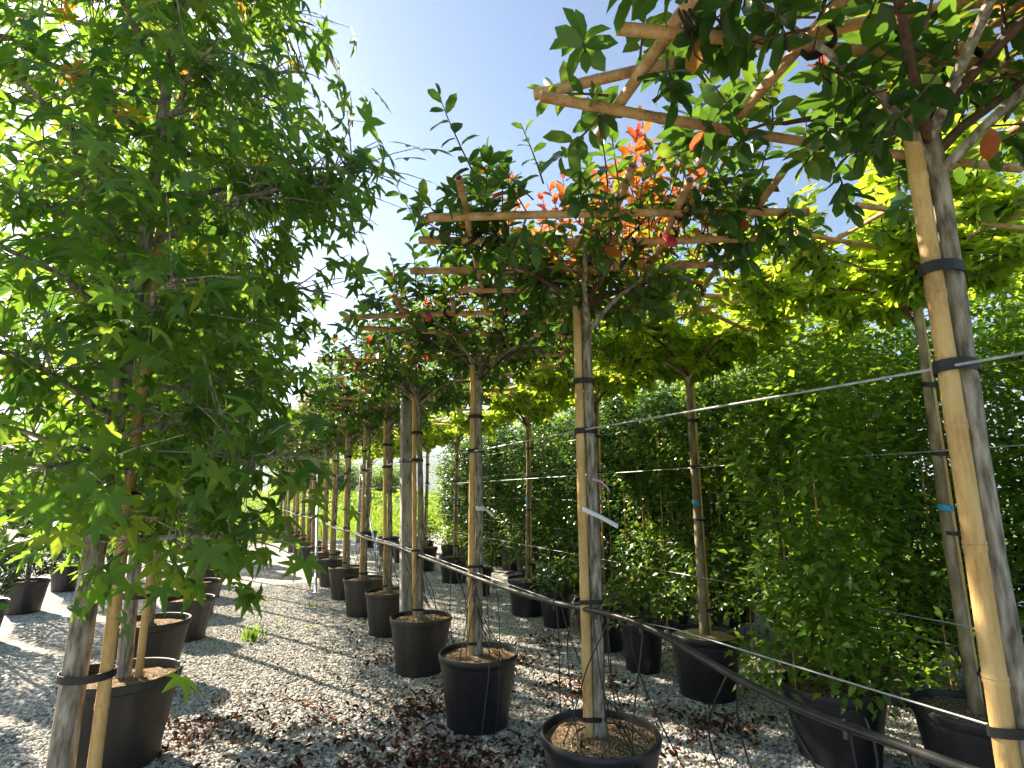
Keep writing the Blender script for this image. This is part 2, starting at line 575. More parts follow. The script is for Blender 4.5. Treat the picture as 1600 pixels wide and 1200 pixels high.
def tri_mesh(name, V, F, attr=None):
    m = bpy.data.meshes.new(name)
    m.vertices.add(len(V))
    m.vertices.foreach_set('co', np.ascontiguousarray(V, dtype=np.float32).ravel())
    m.loops.add(len(F) * 3)
    m.loops.foreach_set('vertex_index', np.ascontiguousarray(F, dtype=np.int32).ravel())
    m.polygons.add(len(F))
    m.polygons.foreach_set('loop_start', np.arange(0, len(F) * 3, 3, dtype=np.int32))
    m.polygons.foreach_set('loop_total', np.full(len(F), 3, dtype=np.int32))
    m.update(calc_edges=True)
    if attr is not None:
        a = m.attributes.new('leaf', 'FLOAT', 'POINT')
        a.data.foreach_set('value', np.ascontiguousarray(attr, dtype=np.float32))
    return m


def leaf_mass(name, species, arr):
    P, D, N, S, C = arr
    A = frames(D, N)
    K = len(LEAF[species])
    var = np.arange(len(P)) % K
    Vs, Fs, Cs = [], [], []
    off = 0
    for k in range(K):
        ids = np.where(var == k)[0]
        if not len(ids):
            continue
        V0, F0 = LEAF[species][k]
        V = np.einsum('nij,vj->nvi', A[ids], V0) * S[ids][:, None, None] + P[ids][:, None, :]
        nv = len(V0)
        F = F0[None] + (np.arange(len(ids)) * nv)[:, None, None] + off
        Vs.append(V.reshape(-1, 3))
        Fs.append(F.reshape(-1, 3))
        Cs.append(np.repeat(C[ids], nv))
        off += nv * len(ids)
    return tri_mesh(name, np.concatenate(Vs), np.concatenate(Fs), np.concatenate(Cs))


_lm = {}


def one_leaf_mesh(species, k, c, mat):
    b = min(11, max(0, int(c * 12)))
    key = (species, k, b, mat.name)
    if key not in _lm:
        V, F = LEAF[species][k]
        m = tri_mesh('leaf', V, F, np.full(len(V), (b + .5) / 12))
        m.materials.append(mat)
        _lm[key] = m
    return _lm[key]


def put_leaves(root, species, lv, mat, n_single=0, world_off=None, mass_name='foliage'):
    """n_single leaves that show largest become objects; the rest is one part"""
    arr = lv.arrays()
    P = arr[0]
    single = np.array([], int)
    if n_single:
        W = P + np.array(world_off)
        ok, z = in_view(W)
        size = np.where(ok, arr[3] / np.maximum(z, .2), 0)
        single = np.argsort(-size)[:n_single]
        single = single[size[single] > 0]
        A = frames(arr[1], arr[2])
        for i in single:
            c = arr[4][i]
            k = int(i) % len(LEAF[species])
            o = bpy.data.objects.new('leaf', one_leaf_mesh(species, k, c, mat))
            col.objects.link(o)
            o.parent = root
            mtx = Matrix([list(A[i][0] * arr[3][i]) + [P[i][0]], list(A[i][1] * arr[3][i]) + [P[i][1]], list(A[i][2] * arr[3][i]) + [P[i][2]], [0, 0, 0, 1]])
            o.matrix_basis = mtx
    keep = np.setdiff1d(np.arange(len(P)), single)
    m = leaf_mass(mass_name, species, tuple(a[keep] for a in arr))
    return link(mass_name, m, root, mat, kind='stuff')


def unit(v):
    v = np.asarray(v, float)
    return v / (np.linalg.norm(v) + 1e-9)


def perp(d):
    a = np.cross(d, [0.31, 0.77, 0.55])
    a = unit(a)
    return a, np.cross(d, a)


# ------------------------------------------------------------------ pot, cane, ties
def pot_mesh(r, h, flute=0.004, nfl=18, seed=0):
    b = MB()
    rb = r * 0.76
    prof = [(rb * .92, 0.0, 0), (rb, 0.012, 0), (rb * 1.01, 0.04, 1)]
    for i in range(1, 7):
        t = i / 7
        prof.append((rb + (r * .945 - rb) * t, 0.04 + (h - 0.115) * t, 1))
    prof += [(r * .95, h - .075, 0), (r * .955, h - .055, 0), (r * .995, h - .045, 0), (r * 1.005, h - .02, 0), (r * 1.0, h - .006, 0), (r * .985, h, 0),
             (r * .955, h - .003, 0), (r * .945, h - .02, 0), (r * .92, h - .09, 0)]
    b.lathe(prof, 54, flute, nfl, True, True, 0.008, seed)
    return b.mesh('pot')


def soil_mesh(r, z, seed):
    rs = random.Random(seed)
    b = MB()
    rings = 7
    n = 30
    b.v.append((0, 0, z + .02))
    for i in range(1, rings + 1):
        for k in range(n):
            t = 2 * math.pi * k / n
            rr = r * i / rings
            b.v.append((rr * math.cos(t), rr * math.sin(t), z + 0.02 * (1 - (i / rings) ** 2) + (rs.random() - .5) * .014))
    for k in range(n):
        b.f.append((0, 1 + k, 1 + (k + 1) % n))
    for i in range(rings - 1):
        for k in range(n):
            a = 1 + i * n
            b.f.append((a + k, a + n + k, a + n + (k + 1) % n, a + (k + 1) % n))
    return b.mesh('soil')


def cane_mesh(p0, p1, r, seed, n=9, gap=0.27, bow=0.012):
    rs = random.Random(seed)
    p0, p1 = Vector(p0), Vector(p1)
    L = (p1 - p0).length
    d = (p1 - p0) / L
    a = Vector((0, 0, 1)) - d * d.z
    a = a.normalized() if a.length > .1 else Vector((1, 0, 0))
    cuts = [(0, 1.0)]
    t = gap * rs.uniform(.2, .9)
    while t < L - .03:
        cuts += [(t - .012, .985), (t - .004, 1.10), (t + .003, 1.02), (t + .006, 1.11), (t + .015, 1.0)]
        t += gap * rs.uniform(.75, 1.2)
    cuts.append((L, .97))
    bo = bow * rs.uniform(-1, 1)
    pts, rad = [], []
    for (s, q) in cuts:
        pts.append(p0 + d * s + a * bo * math.sin(math.pi * s / L) * 2)
        rad.append(r * q * (1.06 - .12 * s / L))
    # hollow ends
    ins = .02
    pts = [pts[0] + d * ins, pts[0]] + pts + [pts[-1], pts[-1] - d * ins]
    rad = [rad[0] * .68, rad[0] * .72] + rad + [rad[-1] * .72, rad[-1] * .68]
    b = MB()
    # build by hand so that folded-back rings keep their frame
    ref = a
    bb = d.cross(a)
    for p, q in zip(pts, rad):
        for k in range(n):
            th = 2 * math.pi * k / n
            b.v.append(tuple(p + (a * math.cos(th) + bb * math.sin(th)) * q))
    for i in range(len(pts) - 1):
        for k in range(n):
            k2 = (k + 1) % n
            b.f.append((i * n + k, i * n + k2, (i + 1) * n + k2, (i + 1) * n + k))
    b.f.append(tuple(reversed(range(n))))
    e = (len(pts) - 1) * n
    b.f.append(tuple(e + k for k in range(n)))
    return b.mesh('bamboo_cane')


def ring_mesh(cx, cy, z, rx, ry, rot, th, hgt, name='tie'):
    """flat band round an oval (stake and trunk together)"""
    b = MB()
    n = 16
    for (rr, zz) in ((0, -hgt / 2), (th, -hgt / 2), (th, hgt / 2), (0, hgt / 2)):
        for k in range(n):
            t = 2 * math.pi * k / n
            x, y = (rx + rr) * math.cos(t), (ry + rr) * math.sin(t)
            b.v.append((cx + x * math.cos(rot) - y * math.sin(rot), cy + x * math.sin(rot) + y * math.cos(rot), z + zz + .006 * math.sin(t)))
    for i in range(4):
        for k in range(n):
            k2 = (k + 1) % n
            j = (i + 1) % 4
            b.f.append((i * n + k, i * n + k2, j * n + k2, j * n + k))
    return b.mesh(name)


def loop_tie_mesh(p, axis, r, th=.004):
    """a tie looped round a crossing of canes"""
    ax = Vector(axis).normalized()
    a = ax.orthogonal().normalized()
    c = ax.cross(a)
    b = MB()
    for off in (-.011, .0, .012):
        pts = [Vector(p) + ax * (off + .006 * math.sin(3 * t)) + (a * math.cos(t) + c * math.sin(t)) * r for t in [2 * math.pi * k / 12 for k in range(13)]]
        b.tube(pts, th, 5, False)
    e = Vector(p) - Vector((0, 0, r))
    b.tube([e, e + Vector((.015, .01, -.05)), e + Vector((.03, -.005, -.08))], th * .7, 4)
    return b.mesh('tie')


# ------------------------------------------------------------------ roof-trained trees
def roof_tree(root, spec):
    """fills an empty with the parts of a potted tree trained flat on a bamboo frame"""
    rs = random.Random(spec['seed'])
    kind = spec['kind']
    hf = spec['hf']
    half = spec['half']
    rot = R(spec['rot'])
    ox, oy = spec.get('off', (0, 0))
    lean = spec.get('lean', (0, 0))
    full = spec.get('full', True)
    pr, ph = spec.get('pot', (.27, .45))
    pot_o = link('pot', pot_mesh(pr, ph, seed=spec['seed']), root, M[spec.get('potmat', 'pot')])
    link('soil', soil_mesh(pr * .935, ph - .035, spec['seed']), pot_o, M[spec.get('soilmat', 'soil')])
    zs = ph - .045
    barkm = M['bark'] if kind == 'photinia' else M['bark_plane']
    tr = spec.get('trunk_r', .026)
    top = hf - spec.get('fork', .22)

    def axis(z):
        t = (z - zs) / (hf - zs)
        return Vector((lean[0] * t, lean[1] * t, z))
    pts, rad = [], []
    N = 22
    wob = spec.get('wob', .006)
    wx, wy = rs.random() * 6, rs.random() * 6
    for i in range(N + 1):
        z = zs + (top + .1 - zs) * i / N
        p = axis(z) + Vector((wob * math.sin(3.1 * z + wx), wob * math.sin(2.7 * z + wy), 0))
        pts.append(p)
        rad.append(tr * (1.22 - .38 * i / N) * (1 + .05 * math.sin(i * 2.3 + wx)) + (.012 if i == 0 else 0))
    link('trunk', MB().tube(pts, rad, 12).mesh('trunk'), root, barkm)
    # support stake on the left of the trunk as the row is walked
    sa = spec.get('stake_ang', math.radians(160))
    sd = Vector((math.cos(sa), math.sin(sa), 0))
    sr = spec.get('stake_r', .022)
    s0 = Vector(sd) * (tr * 1.15 + sr) + Vector((0, 0, zs - .02))
    s1 = axis(hf - spec.get('stake_drop', .12)) + sd * (tr * .95 + sr)
    stake_o = link('stake', cane_mesh(s0, s1, sr, spec['seed'] + 7, 10, .34, .002), root, M['stake'])
    for z in spec.get('ties', (.50, 1.0, 1.80, 2.05)):
        c = axis(z) + sd * ((tr + sr) * .5)
        link('tie', ring_mesh(c.x, c.y, z, tr + sr + .005, max(tr, sr) + .006, sa, .004, .028 if z > 1.7 else .02), stake_o, M['tie'])
    # bamboo frame
    nc = spec.get('nc', 4)
    e1 = Vector((math.cos(rot), math.sin(rot), 0))
    e2 = Vector((-math.sin(rot), math.cos(rot), 0))
    ctr = Vector((ox, oy, hf))
    tilt = spec.get('tilt', (0, 0))

    def on_frame(u, v, dz=0):
        p = ctr + e1 * u + e2 * v
        p.z += tilt[0] * u + tilt[1] * v + dz
        return p
    cr = spec.get('cane_r', .0145)
    us = [(-1 + 2 * (i + .5) / nc) * half * .95 + rs.uniform(-.06, .06) for i in range(nc)]
    vs = [(-1 + 2 * (i + .5) / nc) * half * .95 + rs.uniform(-.06, .06) for i in range(nc)]
    us, vs = spec.get('us', us), spec.get('vs', vs)
    vend = spec.get('vend', {})
    for i, v in enumerate(vs):
        a, b = -half - rs.uniform(0, .14), half + rs.uniform(0, .12)
        a = vend.get(i, a)
        j = rs.uniform(-.09, .09)
        link('bamboo_cane', cane_mesh(on_frame(a, v - j, 0), on_frame(b, v + j, 0), cr * rs.uniform(.9, 1.2), spec['seed'] * 3 + i), root, M['bamboo'])
    for i, u in enumerate(us):
        a, b = -half - rs.uniform(0, .12), half + rs.uniform(0, .1)
        j = rs.uniform(-.09, .09)
        link('bamboo_cane', cane_mesh(on_frame(u - j, a, cr * 2.05), on_frame(u + j, b, cr * 2.05), cr * rs.uniform(.85, 1.15), spec['seed'] * 5 + i), root, M['bamboo'])
    for (x0_, y0_, x1_, y1_) in spec.get('diag', ()):
        link('bamboo_cane', cane_mesh((x0_, y0_, hf + cr * 4), (x1_, y1_, hf + cr * 4.2), cr * .95, 777), root, M['bamboo'])
    if spec.get('ties_frame', False):
        for i, v in enumerate(vs):
            for j, u in enumerate(us):
                if rs.random() < .7:
                    p = on_frame(u, v, cr)
                    link('tie', loop_tie_mesh(p, e1 + e2 * rs.choice((-1, 1)), cr * 2.5), root, M['tie'])
    # limbs from the fork out to the frame
    limbs = []
    nl = spec.get('limbs', 8)
    fork = axis(top)
    for i in range(nl):
        a = 2 * math.pi * (i + rs.uniform(-.25, .25)) / nl
        rr = half * rs.uniform(.75, 1.05)
        end = ctr + Vector((math.cos(a) * rr, math.sin(a) * rr, 0))
        end.z = hf + rs.uniform(-.02, .05)
        base = fork + Vector((0, 0, rs.uniform(-.12, .06)))
        mid = base.lerp(end, .33)
        mid.z = base.z + (hf - base.z) * rs.uniform(.75, 1.0) - .01
        m2 = base.lerp(end, .7)
        m2.z = hf + rs.uniform(-.03, .03)
        path = []
        for k in range(9):
            t = k / 8
            q = (1 - t) ** 3 * base + 3 * (1 - t) ** 2 * t * mid + 3 * (1 - t) * t * t * m2 + t ** 3 * end
            path.append(q + Vector((rs.uniform(-1, 1), rs.uniform(-1, 1), rs.uniform(-1, 1))) * .008)
        limbs.append(path)
        link('branch', MB().tube(path, [tr * (.55 - .4 * k / 8) for k in range(9)], 7).mesh('branch'), root, barkm if i % 2 else M['twig'])
    # shoots and leaves
    lv = Leaves()
    tw = MB()
    ns = spec.get('shoots', 190)
    for s in range(ns):
        if rs.random() < .45:
            path = rs.choice(limbs)
            k = rs.randint(2, 8)
            p = path[k] + Vector((rs.uniform(-.12, .12), rs.uniform(-.12, .12), rs.uniform(-.03, .03)))
        else:
            u, v = rs.uniform(-1, 1) * half * 1.03, rs.uniform(-1, 1) * half * 1.03
            p = on_frame(u, v, rs.uniform(-.03, .08))
        p = np.array(p)
        out = p - np.array([ox, oy, p[2]])
        edge = min(1.0, np.linalg.norm(out) / half)
        out = unit(out + 1e-6)
        q = rs.random()
        young = False
        if kind == 'photinia':
            if q < .66:
                d = unit(np.array([rs.gauss(0, .35), rs.gauss(0, .35), 1.0]) + out * .35 * edge)
                L = rs.uniform(.12, .34) * spec.get('up', 1.0)
                if edge < .8 and rs.random() < spec.get('red', .2):
                    young = True
                    L = rs.uniform(.26, .5)
                    d = unit(d + [0, 0, .8])
            elif q < .85:
                d = unit(np.array([rs.gauss(0, .6), rs.gauss(0, .6), rs.uniform(-.1, .6)]) + out * .7)
                L = rs.uniform(.12, .28)
            else:
                d = unit(np.array([rs.gauss(0, .7), rs.gauss(0, .7), rs.uniform(-1.1, -.2)]) + out * .2)
                L = rs.uniform(.1, .26)
            nlv = rs.randint(8, 15)
            size = (.066, .105)
        else:
            if q < .6:
                d = unit(np.array([rs.gauss(0, .5), rs.gauss(0, .5), 1.0]) + out * .4 * edge)
                L = rs.uniform(.12, .42) * spec.get('up', 1.0)
            elif q < .8:
                d = unit(np.array([rs.gauss(0, .6), rs.gauss(0, .6), rs.uniform(-.1, .5)]) + out)
                L = rs.uniform(.15, .4)
            else:
                d = unit(np.array([rs.gauss(0, .6), rs.gauss(0, .6), -.6]) + out * .3)
                L = rs.uniform(.1, .25)
            nlv = rs.randint(6, 10)
            size = (.08, .13)
        bend = np.array([rs.gauss(0, .12), rs.gauss(0, .12), rs.uniform(-.05, .12)]) * L
        stem = [p + d * L * t + bend * t * t for t in (0, .35, .7, 1.0)]
        tw.tube([Vector(x) for x in stem], [.0042, .0034, .0026, .0016], 4, False)
        a0 = rs.random() * 6.28
        ax, bx = perp(d)
        base_c = rs.uniform(.08, .62)
        for i in range(nlv):
            t = .12 + .88 * (i + rs.random() * .5) / nlv
            pos = p + d * L * t + bend * t * t
            th = a0 + i * 2.4
            rad_d = ax * math.cos(th) + bx * math.sin(th)
            spread = 1.0 - .55 * t ** 3
            ld = unit(d * (.35 + .5 * t ** 2) + rad_d * spread + np.array([0, 0, -.18 if not young else .2]) + rng.normal(0, .12, 3))
            nn = unit(np.array([0, 0, 1.0]) + d * .6 + rng.normal(0, .35, 3))
            sz = rs.uniform(*size) * (1.0 - .3 * (t > .9))
            if young:
                c = min(1.0, .80 + .2 * t * rs.uniform(.5, 1.1)) if t > .3 else rs.uniform(.6, .82)
                sz *= .92
            elif kind == 'photinia':
                c = base_c + rs.uniform(-.12, .12)
                if rs.random() < .012:
                    c = rs.uniform(.82, 1)
                c = max(0, min(c, 1))
            else:
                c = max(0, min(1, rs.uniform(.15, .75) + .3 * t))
            lv.add(pos, ld, nn, sz, c)
    link('twigs', tw.mesh('twigs'), root, M['twig'], kind='stuff')
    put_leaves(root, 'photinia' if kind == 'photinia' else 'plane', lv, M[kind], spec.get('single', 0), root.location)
    return root


def strip(root, name, pts, w, side, mat):
    b = MB()
    side = Vector(side).normalized() * w / 2
    nrm = None
    n = len(pts)
    for p in pts:
        b.v.append(tuple(Vector(p) - side))
        b.v.append(tuple(Vector(p) + side))
    for i in range(n - 1):
        b.f.append((2 * i, 2 * i + 1, 2 * i + 3, 2 * i + 2))
    m = b.mesh(name)
    o = link(name, m, root, mat)
    md = o.modifiers.new('thickness', 'SOLIDIFY')
    md.thickness = .0015
    return o


# ------------------------------------------------------------------ the ground
def sheet(name, x0, x1, y0, y1, z, mat, nx=2, ny=2):
    b = MB()
    for j in range(ny):
        for i in range(nx):
            b.v.append((x0 + (x1 - x0) * i / (nx - 1), y0 + (y1 - y0) * j / (ny - 1), z))
    for j in range(ny - 1):
        for i in range(nx - 1):
            a = j * nx + i
            b.f.append((a, a + 1, a + nx + 1, a + nx))
    return link(name, b.mesh(name, False), None, mat, kind='structure')


sheet('meadow_ground', -9000, 9000, -9000, 9000, -0.004, M['meadow'])
yard = MB()
edge_pts = []
re_ = random.Random(3)
for x in np.linspace(-5.5, 12, 40):
    edge_pts.append((x, 19.0 + .25 * x + re_.uniform(-.25, .25), 0.0))
yard.v = [(12, -6, 0), (-5.5, -6, 0)] + edge_pts
yard.f = [tuple(reversed(range(len(yard.v))))]
yo = link('gravel_yard', yard.mesh('gravel_yard', False), None, M['gravel'], kind='structure')


def gravel_stones():
    g = bpy.data.node_groups.new('gravel_scatter', 'GeometryNodeTree')
    g.interface.new_socket('Geometry', in_out='INPUT', socket_type='NodeSocketGeometry')
    g.interface.new_socket('Geometry', in_out='OUTPUT', socket_type='NodeSocketGeometry')
    n, l = g.nodes, g.links
    gi, go = n.new('NodeGroupInput'), n.new('NodeGroupOutput')
    ds = n.new('GeometryNodeDistributePointsOnFaces')
    ds.inputs['Density'].default_value = 2600
    l.new(gi.outputs[0], ds.inputs['Mesh'])
    jn = n.new('GeometryNodeJoinGeometry')
    for k in range(5):
        ic = n.new('GeometryNodeMeshIcoSphere')
        ic.inputs['Radius'].default_value = 1.0
        ic.inputs['Subdivisions'].default_value = 2
        ps = n.new('GeometryNodeInputPosition')
        nz = n.new('ShaderNodeTexNoise')
        nz.noise_dimensions = '4D'
        nz.inputs['W'].default_value = k * 7.3
        nz.inputs['Scale'].default_value = 0.9
        l.new(ps.outputs[0], nz.inputs['Vector'])
        sub = n.new('ShaderNodeVectorMath')
        sub.operation = 'SUBTRACT'
        sub.inputs[1].default_value = (.5, .5, .5)
        l.new(nz.outputs['Color'], sub.inputs[0])
        sc = n.new('ShaderNodeVectorMath')
        sc.operation = 'SCALE'
        sc.inputs['Scale'].default_value = 1.7
        l.new(sub.outputs[0], sc.inputs[0])
        sp = n.new('GeometryNodeSetPosition')
        l.new(ic.outputs[0], sp.inputs['Geometry'])
        l.new(sc.outputs[0], sp.inputs['Offset'])
        tf = n.new('GeometryNodeTransform')
        tf.inputs['Scale'].default_value = ((.0125, .0085, .0062), (.011, .009, .0058), (.014, .0082, .0052), (.010, .0082, .0068), (.0115, .0072, .0056))[k]
        l.new(sp.outputs[0], tf.inputs['Geometry'])
        sm = n.new('GeometryNodeSetMaterial')
        sm.inputs['Material'].default_value = M['stone']
        l.new(tf.outputs[0], sm.inputs['Geometry'])
        ti = n.new('GeometryNodeGeometryToInstance')
        l.new(sm.outputs[0], ti.inputs[0])
        l.new(ti.outputs[0], jn.inputs[0])
    ip = n.new('GeometryNodeInstanceOnPoints')
    ip.inputs['Pick Instance'].default_value = True
    l.new(ds.outputs['Points'], ip.inputs['Points'])
    l.new(jn.outputs[0], ip.inputs['Instance'])
    ri = n.new('FunctionNodeRandomValue')
    ri.data_type = 'INT'
    ri.inputs[4].default_value = 0
    ri.inputs[5].default_value = 4
    l.new(ri.outputs[2], ip.inputs['Instance Index'])
    rv = n.new('FunctionNodeRandomValue')
    rv.data_type = 'FLOAT_VECTOR'
    rv.inputs[0].default_value = (-.5, -.5, 0)
    rv.inputs[1].default_value = (.5, .5, 6.283)
    l.new(rv.outputs[0], ip.inputs['Rotation'])
    rf = n.new('FunctionNodeRandomValue')
    rf.data_type = 'FLOAT'
    rf.inputs[2].default_value = .6
    rf.inputs[3].default_value = 1.35
    rf.inputs['Seed'].default_value = 4
    l.new(rf.outputs[1], ip.inputs['Scale'])
    l.new(ip.outputs[0], go.inputs[0])
    b = MB()
    b.v = [(-1.2, 1.4, .004), (2.3, .9, .004), (4.6, 1.4, .004), (4.4, 7.2, .004), (3.2, 10.5, .004), (-.4, 10.5, .004), (-1.2, 6.5, .004)]
    b.f = [tuple(range(7))]
    o = link('gravel', b.mesh('gravel', False), None, M['stone'], kind='stuff')
    tag(o, 'loose pale grey and white stone chippings covering the nursery yard', 'gravel')
    md = o.modifiers.new('scatter', 'NODES')
    md.node_group = g


gravel_stones()

# ------------------------------------------------------------------ row of photinia roof trees
ROW_X = 1.57
RT = 'photinia roof trees in the long row'
specA = [
    # y, rot, half, hf, off, lean, label
    (0.70, -15, .80, 2.62, (-.18, -.33), (.0, .0), 'photinia roof tree next to the paper-tagged tree, on the side away from the concrete post', dict(shoots=230, red=.22, single=300, ties_frame=True, cane_r=.0165, us=[-.60, -.25, .2, .6], vs=[.66, .33, 0, -.35], vend={0: -.90, 1: -.77}, diag=((-.86, .60, .2, -.35),), up=.9)),
    (2.31, -27, .72, 2.64, (-.03, -.11), (-.03, -.02), 'photinia roof tree with orange-red top shoots, white paper label and pink ribbon on its trunk', dict(shoots=270, red=.6, single=300, ties_frame=True, up=1.15, us=[-.6, 0.0, .3, .66], vs=[-.52, -.3, .02, .4], vend={0: -.76, 1: -.84, 2: -.95})),
    (3.74, -24, .76, 2.62, (-.02, -.10), (-.02, 0), 'photinia roof tree with small white tag on its stake, between paper-labelled tree and concrete post', dict(shoots=250, red=.18, single=300, ties_frame=True)),
    (5.0, -18, .78, 2.60, (0, 0), (-.09, 0), 'photinia roof tree whose stake stands right against the grey concrete post', dict(shoots=220, red=.10, single=220)),
    (6.4, -22, .80, 2.58, (0, 0), (-.10, 0), 'photinia roof tree, first one beyond the concrete post, with honey-coloured leaning stake', dict(shoots=200, red=.06)),
    (7.5, -15, .80, 2.60, (0, 0), (-.05, 0), 'photinia roof tree, second one beyond the concrete post, in a dusty brownish pot', dict(shoots=200, red=.05, potmat='pot_dusty')),
    (8.75, -20, .80, 2.58, (0, 0), (-.08, 0), 'photinia roof tree, third one beyond the concrete post, beside the slanting steel brace', dict(shoots=200, red=.05)),
]
treesA = []
for i, (y, rot, half, hf, off, lean, lab, ex) in enumerate(specA):
    t = thing('roof_trained_photinia', (ROW_X + (0, 0, 0, -.02, .05, 0, 0)[i], y, 0), lab, 'potted tree', RT)
    sp = dict(kind='photinia', seed=21 + i * 3, hf=hf, half=half, rot=rot, off=off, lean=lean, potmat='pot' if i in (0, 1, 2) else 'pot_dusty')
    sp.update(ex)
    roof_tree(t, sp)
    treesA.append(t)
for src in treesA[4:7]:
    index_kids(src)
ords = ['fourth', 'fifth', 'sixth', 'seventh', 'eighth', 'ninth', 'tenth', 'eleventh', 'twelfth', 'thirteenth']
ya = 10.0
for k in range(10):
    c = copy_tree(treesA[4 + (k + 1) % 3])
    c.location = (ROW_X + rng.normal(0, .03), ya, 0)
    c.rotation_euler = (0, 0, rng.uniform(-.12, .12))
    c['label'] = 'photinia roof tree in the long row, %s one beyond the concrete post' % ords[k]
    ya += 1.22 if k < 5 else 1.6

# labels and ribbons on the nearest trunks
t1 = treesA[1]
strip(t1, 'paper_label', [(-.085, -.03, 1.43), (-.06, -.055, 1.415), (-.02, -.075, 1.395), (.03, -.10, 1.365), (.055, -.115, 1.35)], .022, (.15, .1, 1), M['tag'])
strip(t1, 'ribbon', [(-.03, -.035, 1.57), (.01, -.05, 1.56), (.035, -.06, 1.535), (.05, -.065, 1.51)], .012, (.1, .1, 1), M['pink'])
strip(t1, 'ribbon', [(.06, -.55, 2.63), (.07, -.56, 2.60), (.06, -.57, 2.565)], .05, (1, -.5, 0), M['red'])
t2 = treesA[2]
strip(t2, 'paper_label', [(-.05, -.045, 1.40), (-.01, -.05, 1.40), (.02, -.05, 1.395)], .03, (0, 0, 1), M['tag'])
strip(t2, 'paper_label', [(.02, -.05, 1.395), (.05, -.06, 1.37), (.075, -.07, 1.345)], .018, (.2, .1, 1), M['tag'])
strip(t2, 'ribbon', [(-.62, -.62, 2.58), (-.61, -.63, 2.55), (-.62, -.63, 2.52)], .035, (1, -.5, 0), M['red'])
strip(treesA[3], 'ribbon', [(-.74, -.4, 2.57), (-.74, -.41, 2.54), (-.73, -.41, 2.51)], .035, (1, -.5, 0), M['red'])

# ------------------------------------------------------------------ second row: plane roof trees
PR = 'plane roof trees in the second row'
specB = [
    (3.42, 1.72, -8, .85, 2.84, 'plane roof tree beside the bushy hornbeam in the wide pot', dict(shoots=130, single=120)),
    (3.35, 3.47, 18, .92, 2.76, 'plane roof tree with smooth straight trunk, blue tape and pale sandy mulch in its pot', dict(shoots=230, single=280, soilmat='sand', up=1.35)),
    (3.38, 4.90, 10, .85, 2.76, 'plane roof tree with knobbly trunk and pale mulch, behind the paper-labelled photinia', dict(shoots=160, single=160, soilmat='sand', wob=.014, up=1.3)),
    (3.45, 6.60, 4, .85, 2.74, 'plane roof tree with thin cane tied to its trunk and looped hose on its pot', dict(shoots=120)),
    (3.5, 9.45, -5, .85, 2.7, 'plane roof tree next to the two small shrub pots of the second row', dict(shoots=110)),
]
treesB = []
for i, (x, y, rot, half, hf, lab, ex) in enumerate(specB):
    t = thing('roof_trained_plane', (x, y, 0), lab, 'potted tree', PR)
    sp = dict(kind='plane', seed=71 + i * 4, hf=hf, half=half, rot=rot, trunk_r=.03 if i == 1 else .024, stake_r=.011, stake_ang=R(-20), nc=3, cane_r=.012, ties=(.62, 1.3, 1.72, 2.1), fork=.3, limbs=7, potmat='pot')
    sp.update(ex)
    roof_tree(t, sp)
    treesB.append(t)
    link('blue_tape', ring_mesh(0, 0, 1.43, .031, .031, 0, .003, .03, 'blue_tape'), t, M['blue'])
for k in (3, 4):
    index_kids(treesB[k])
for k, (x, y) in enumerate([(3.5, 11.2), (3.5, 12.7), (3.5, 14.2), (3.5, 16.6)]):
    c = copy_tree(treesB[3 + k % 2])
    c.location = (x, y, 0)
    c.rotation_euler = (0, 0, .4 * k)
    c['label'] = 'plane roof tree at the meadow end of the second row, %s past the looped-hose pot' % ['second', 'third', 'fourth', 'fifth'][k]
# hose looped on the pot of the fourth plane tree
b = MB()
b.tube([Vector((.27 * math.cos(a) * (1 + .1 * math.sin(3 * a)), .27 * math.sin(a), .47 + .03 * math.sin(2 * a) + .02 * a)) for a in np.linspace(-.6, 3.4, 22)], .009, 6)
link('hose_loop', b.mesh('hose_loop'), treesB[3], M['hose'])


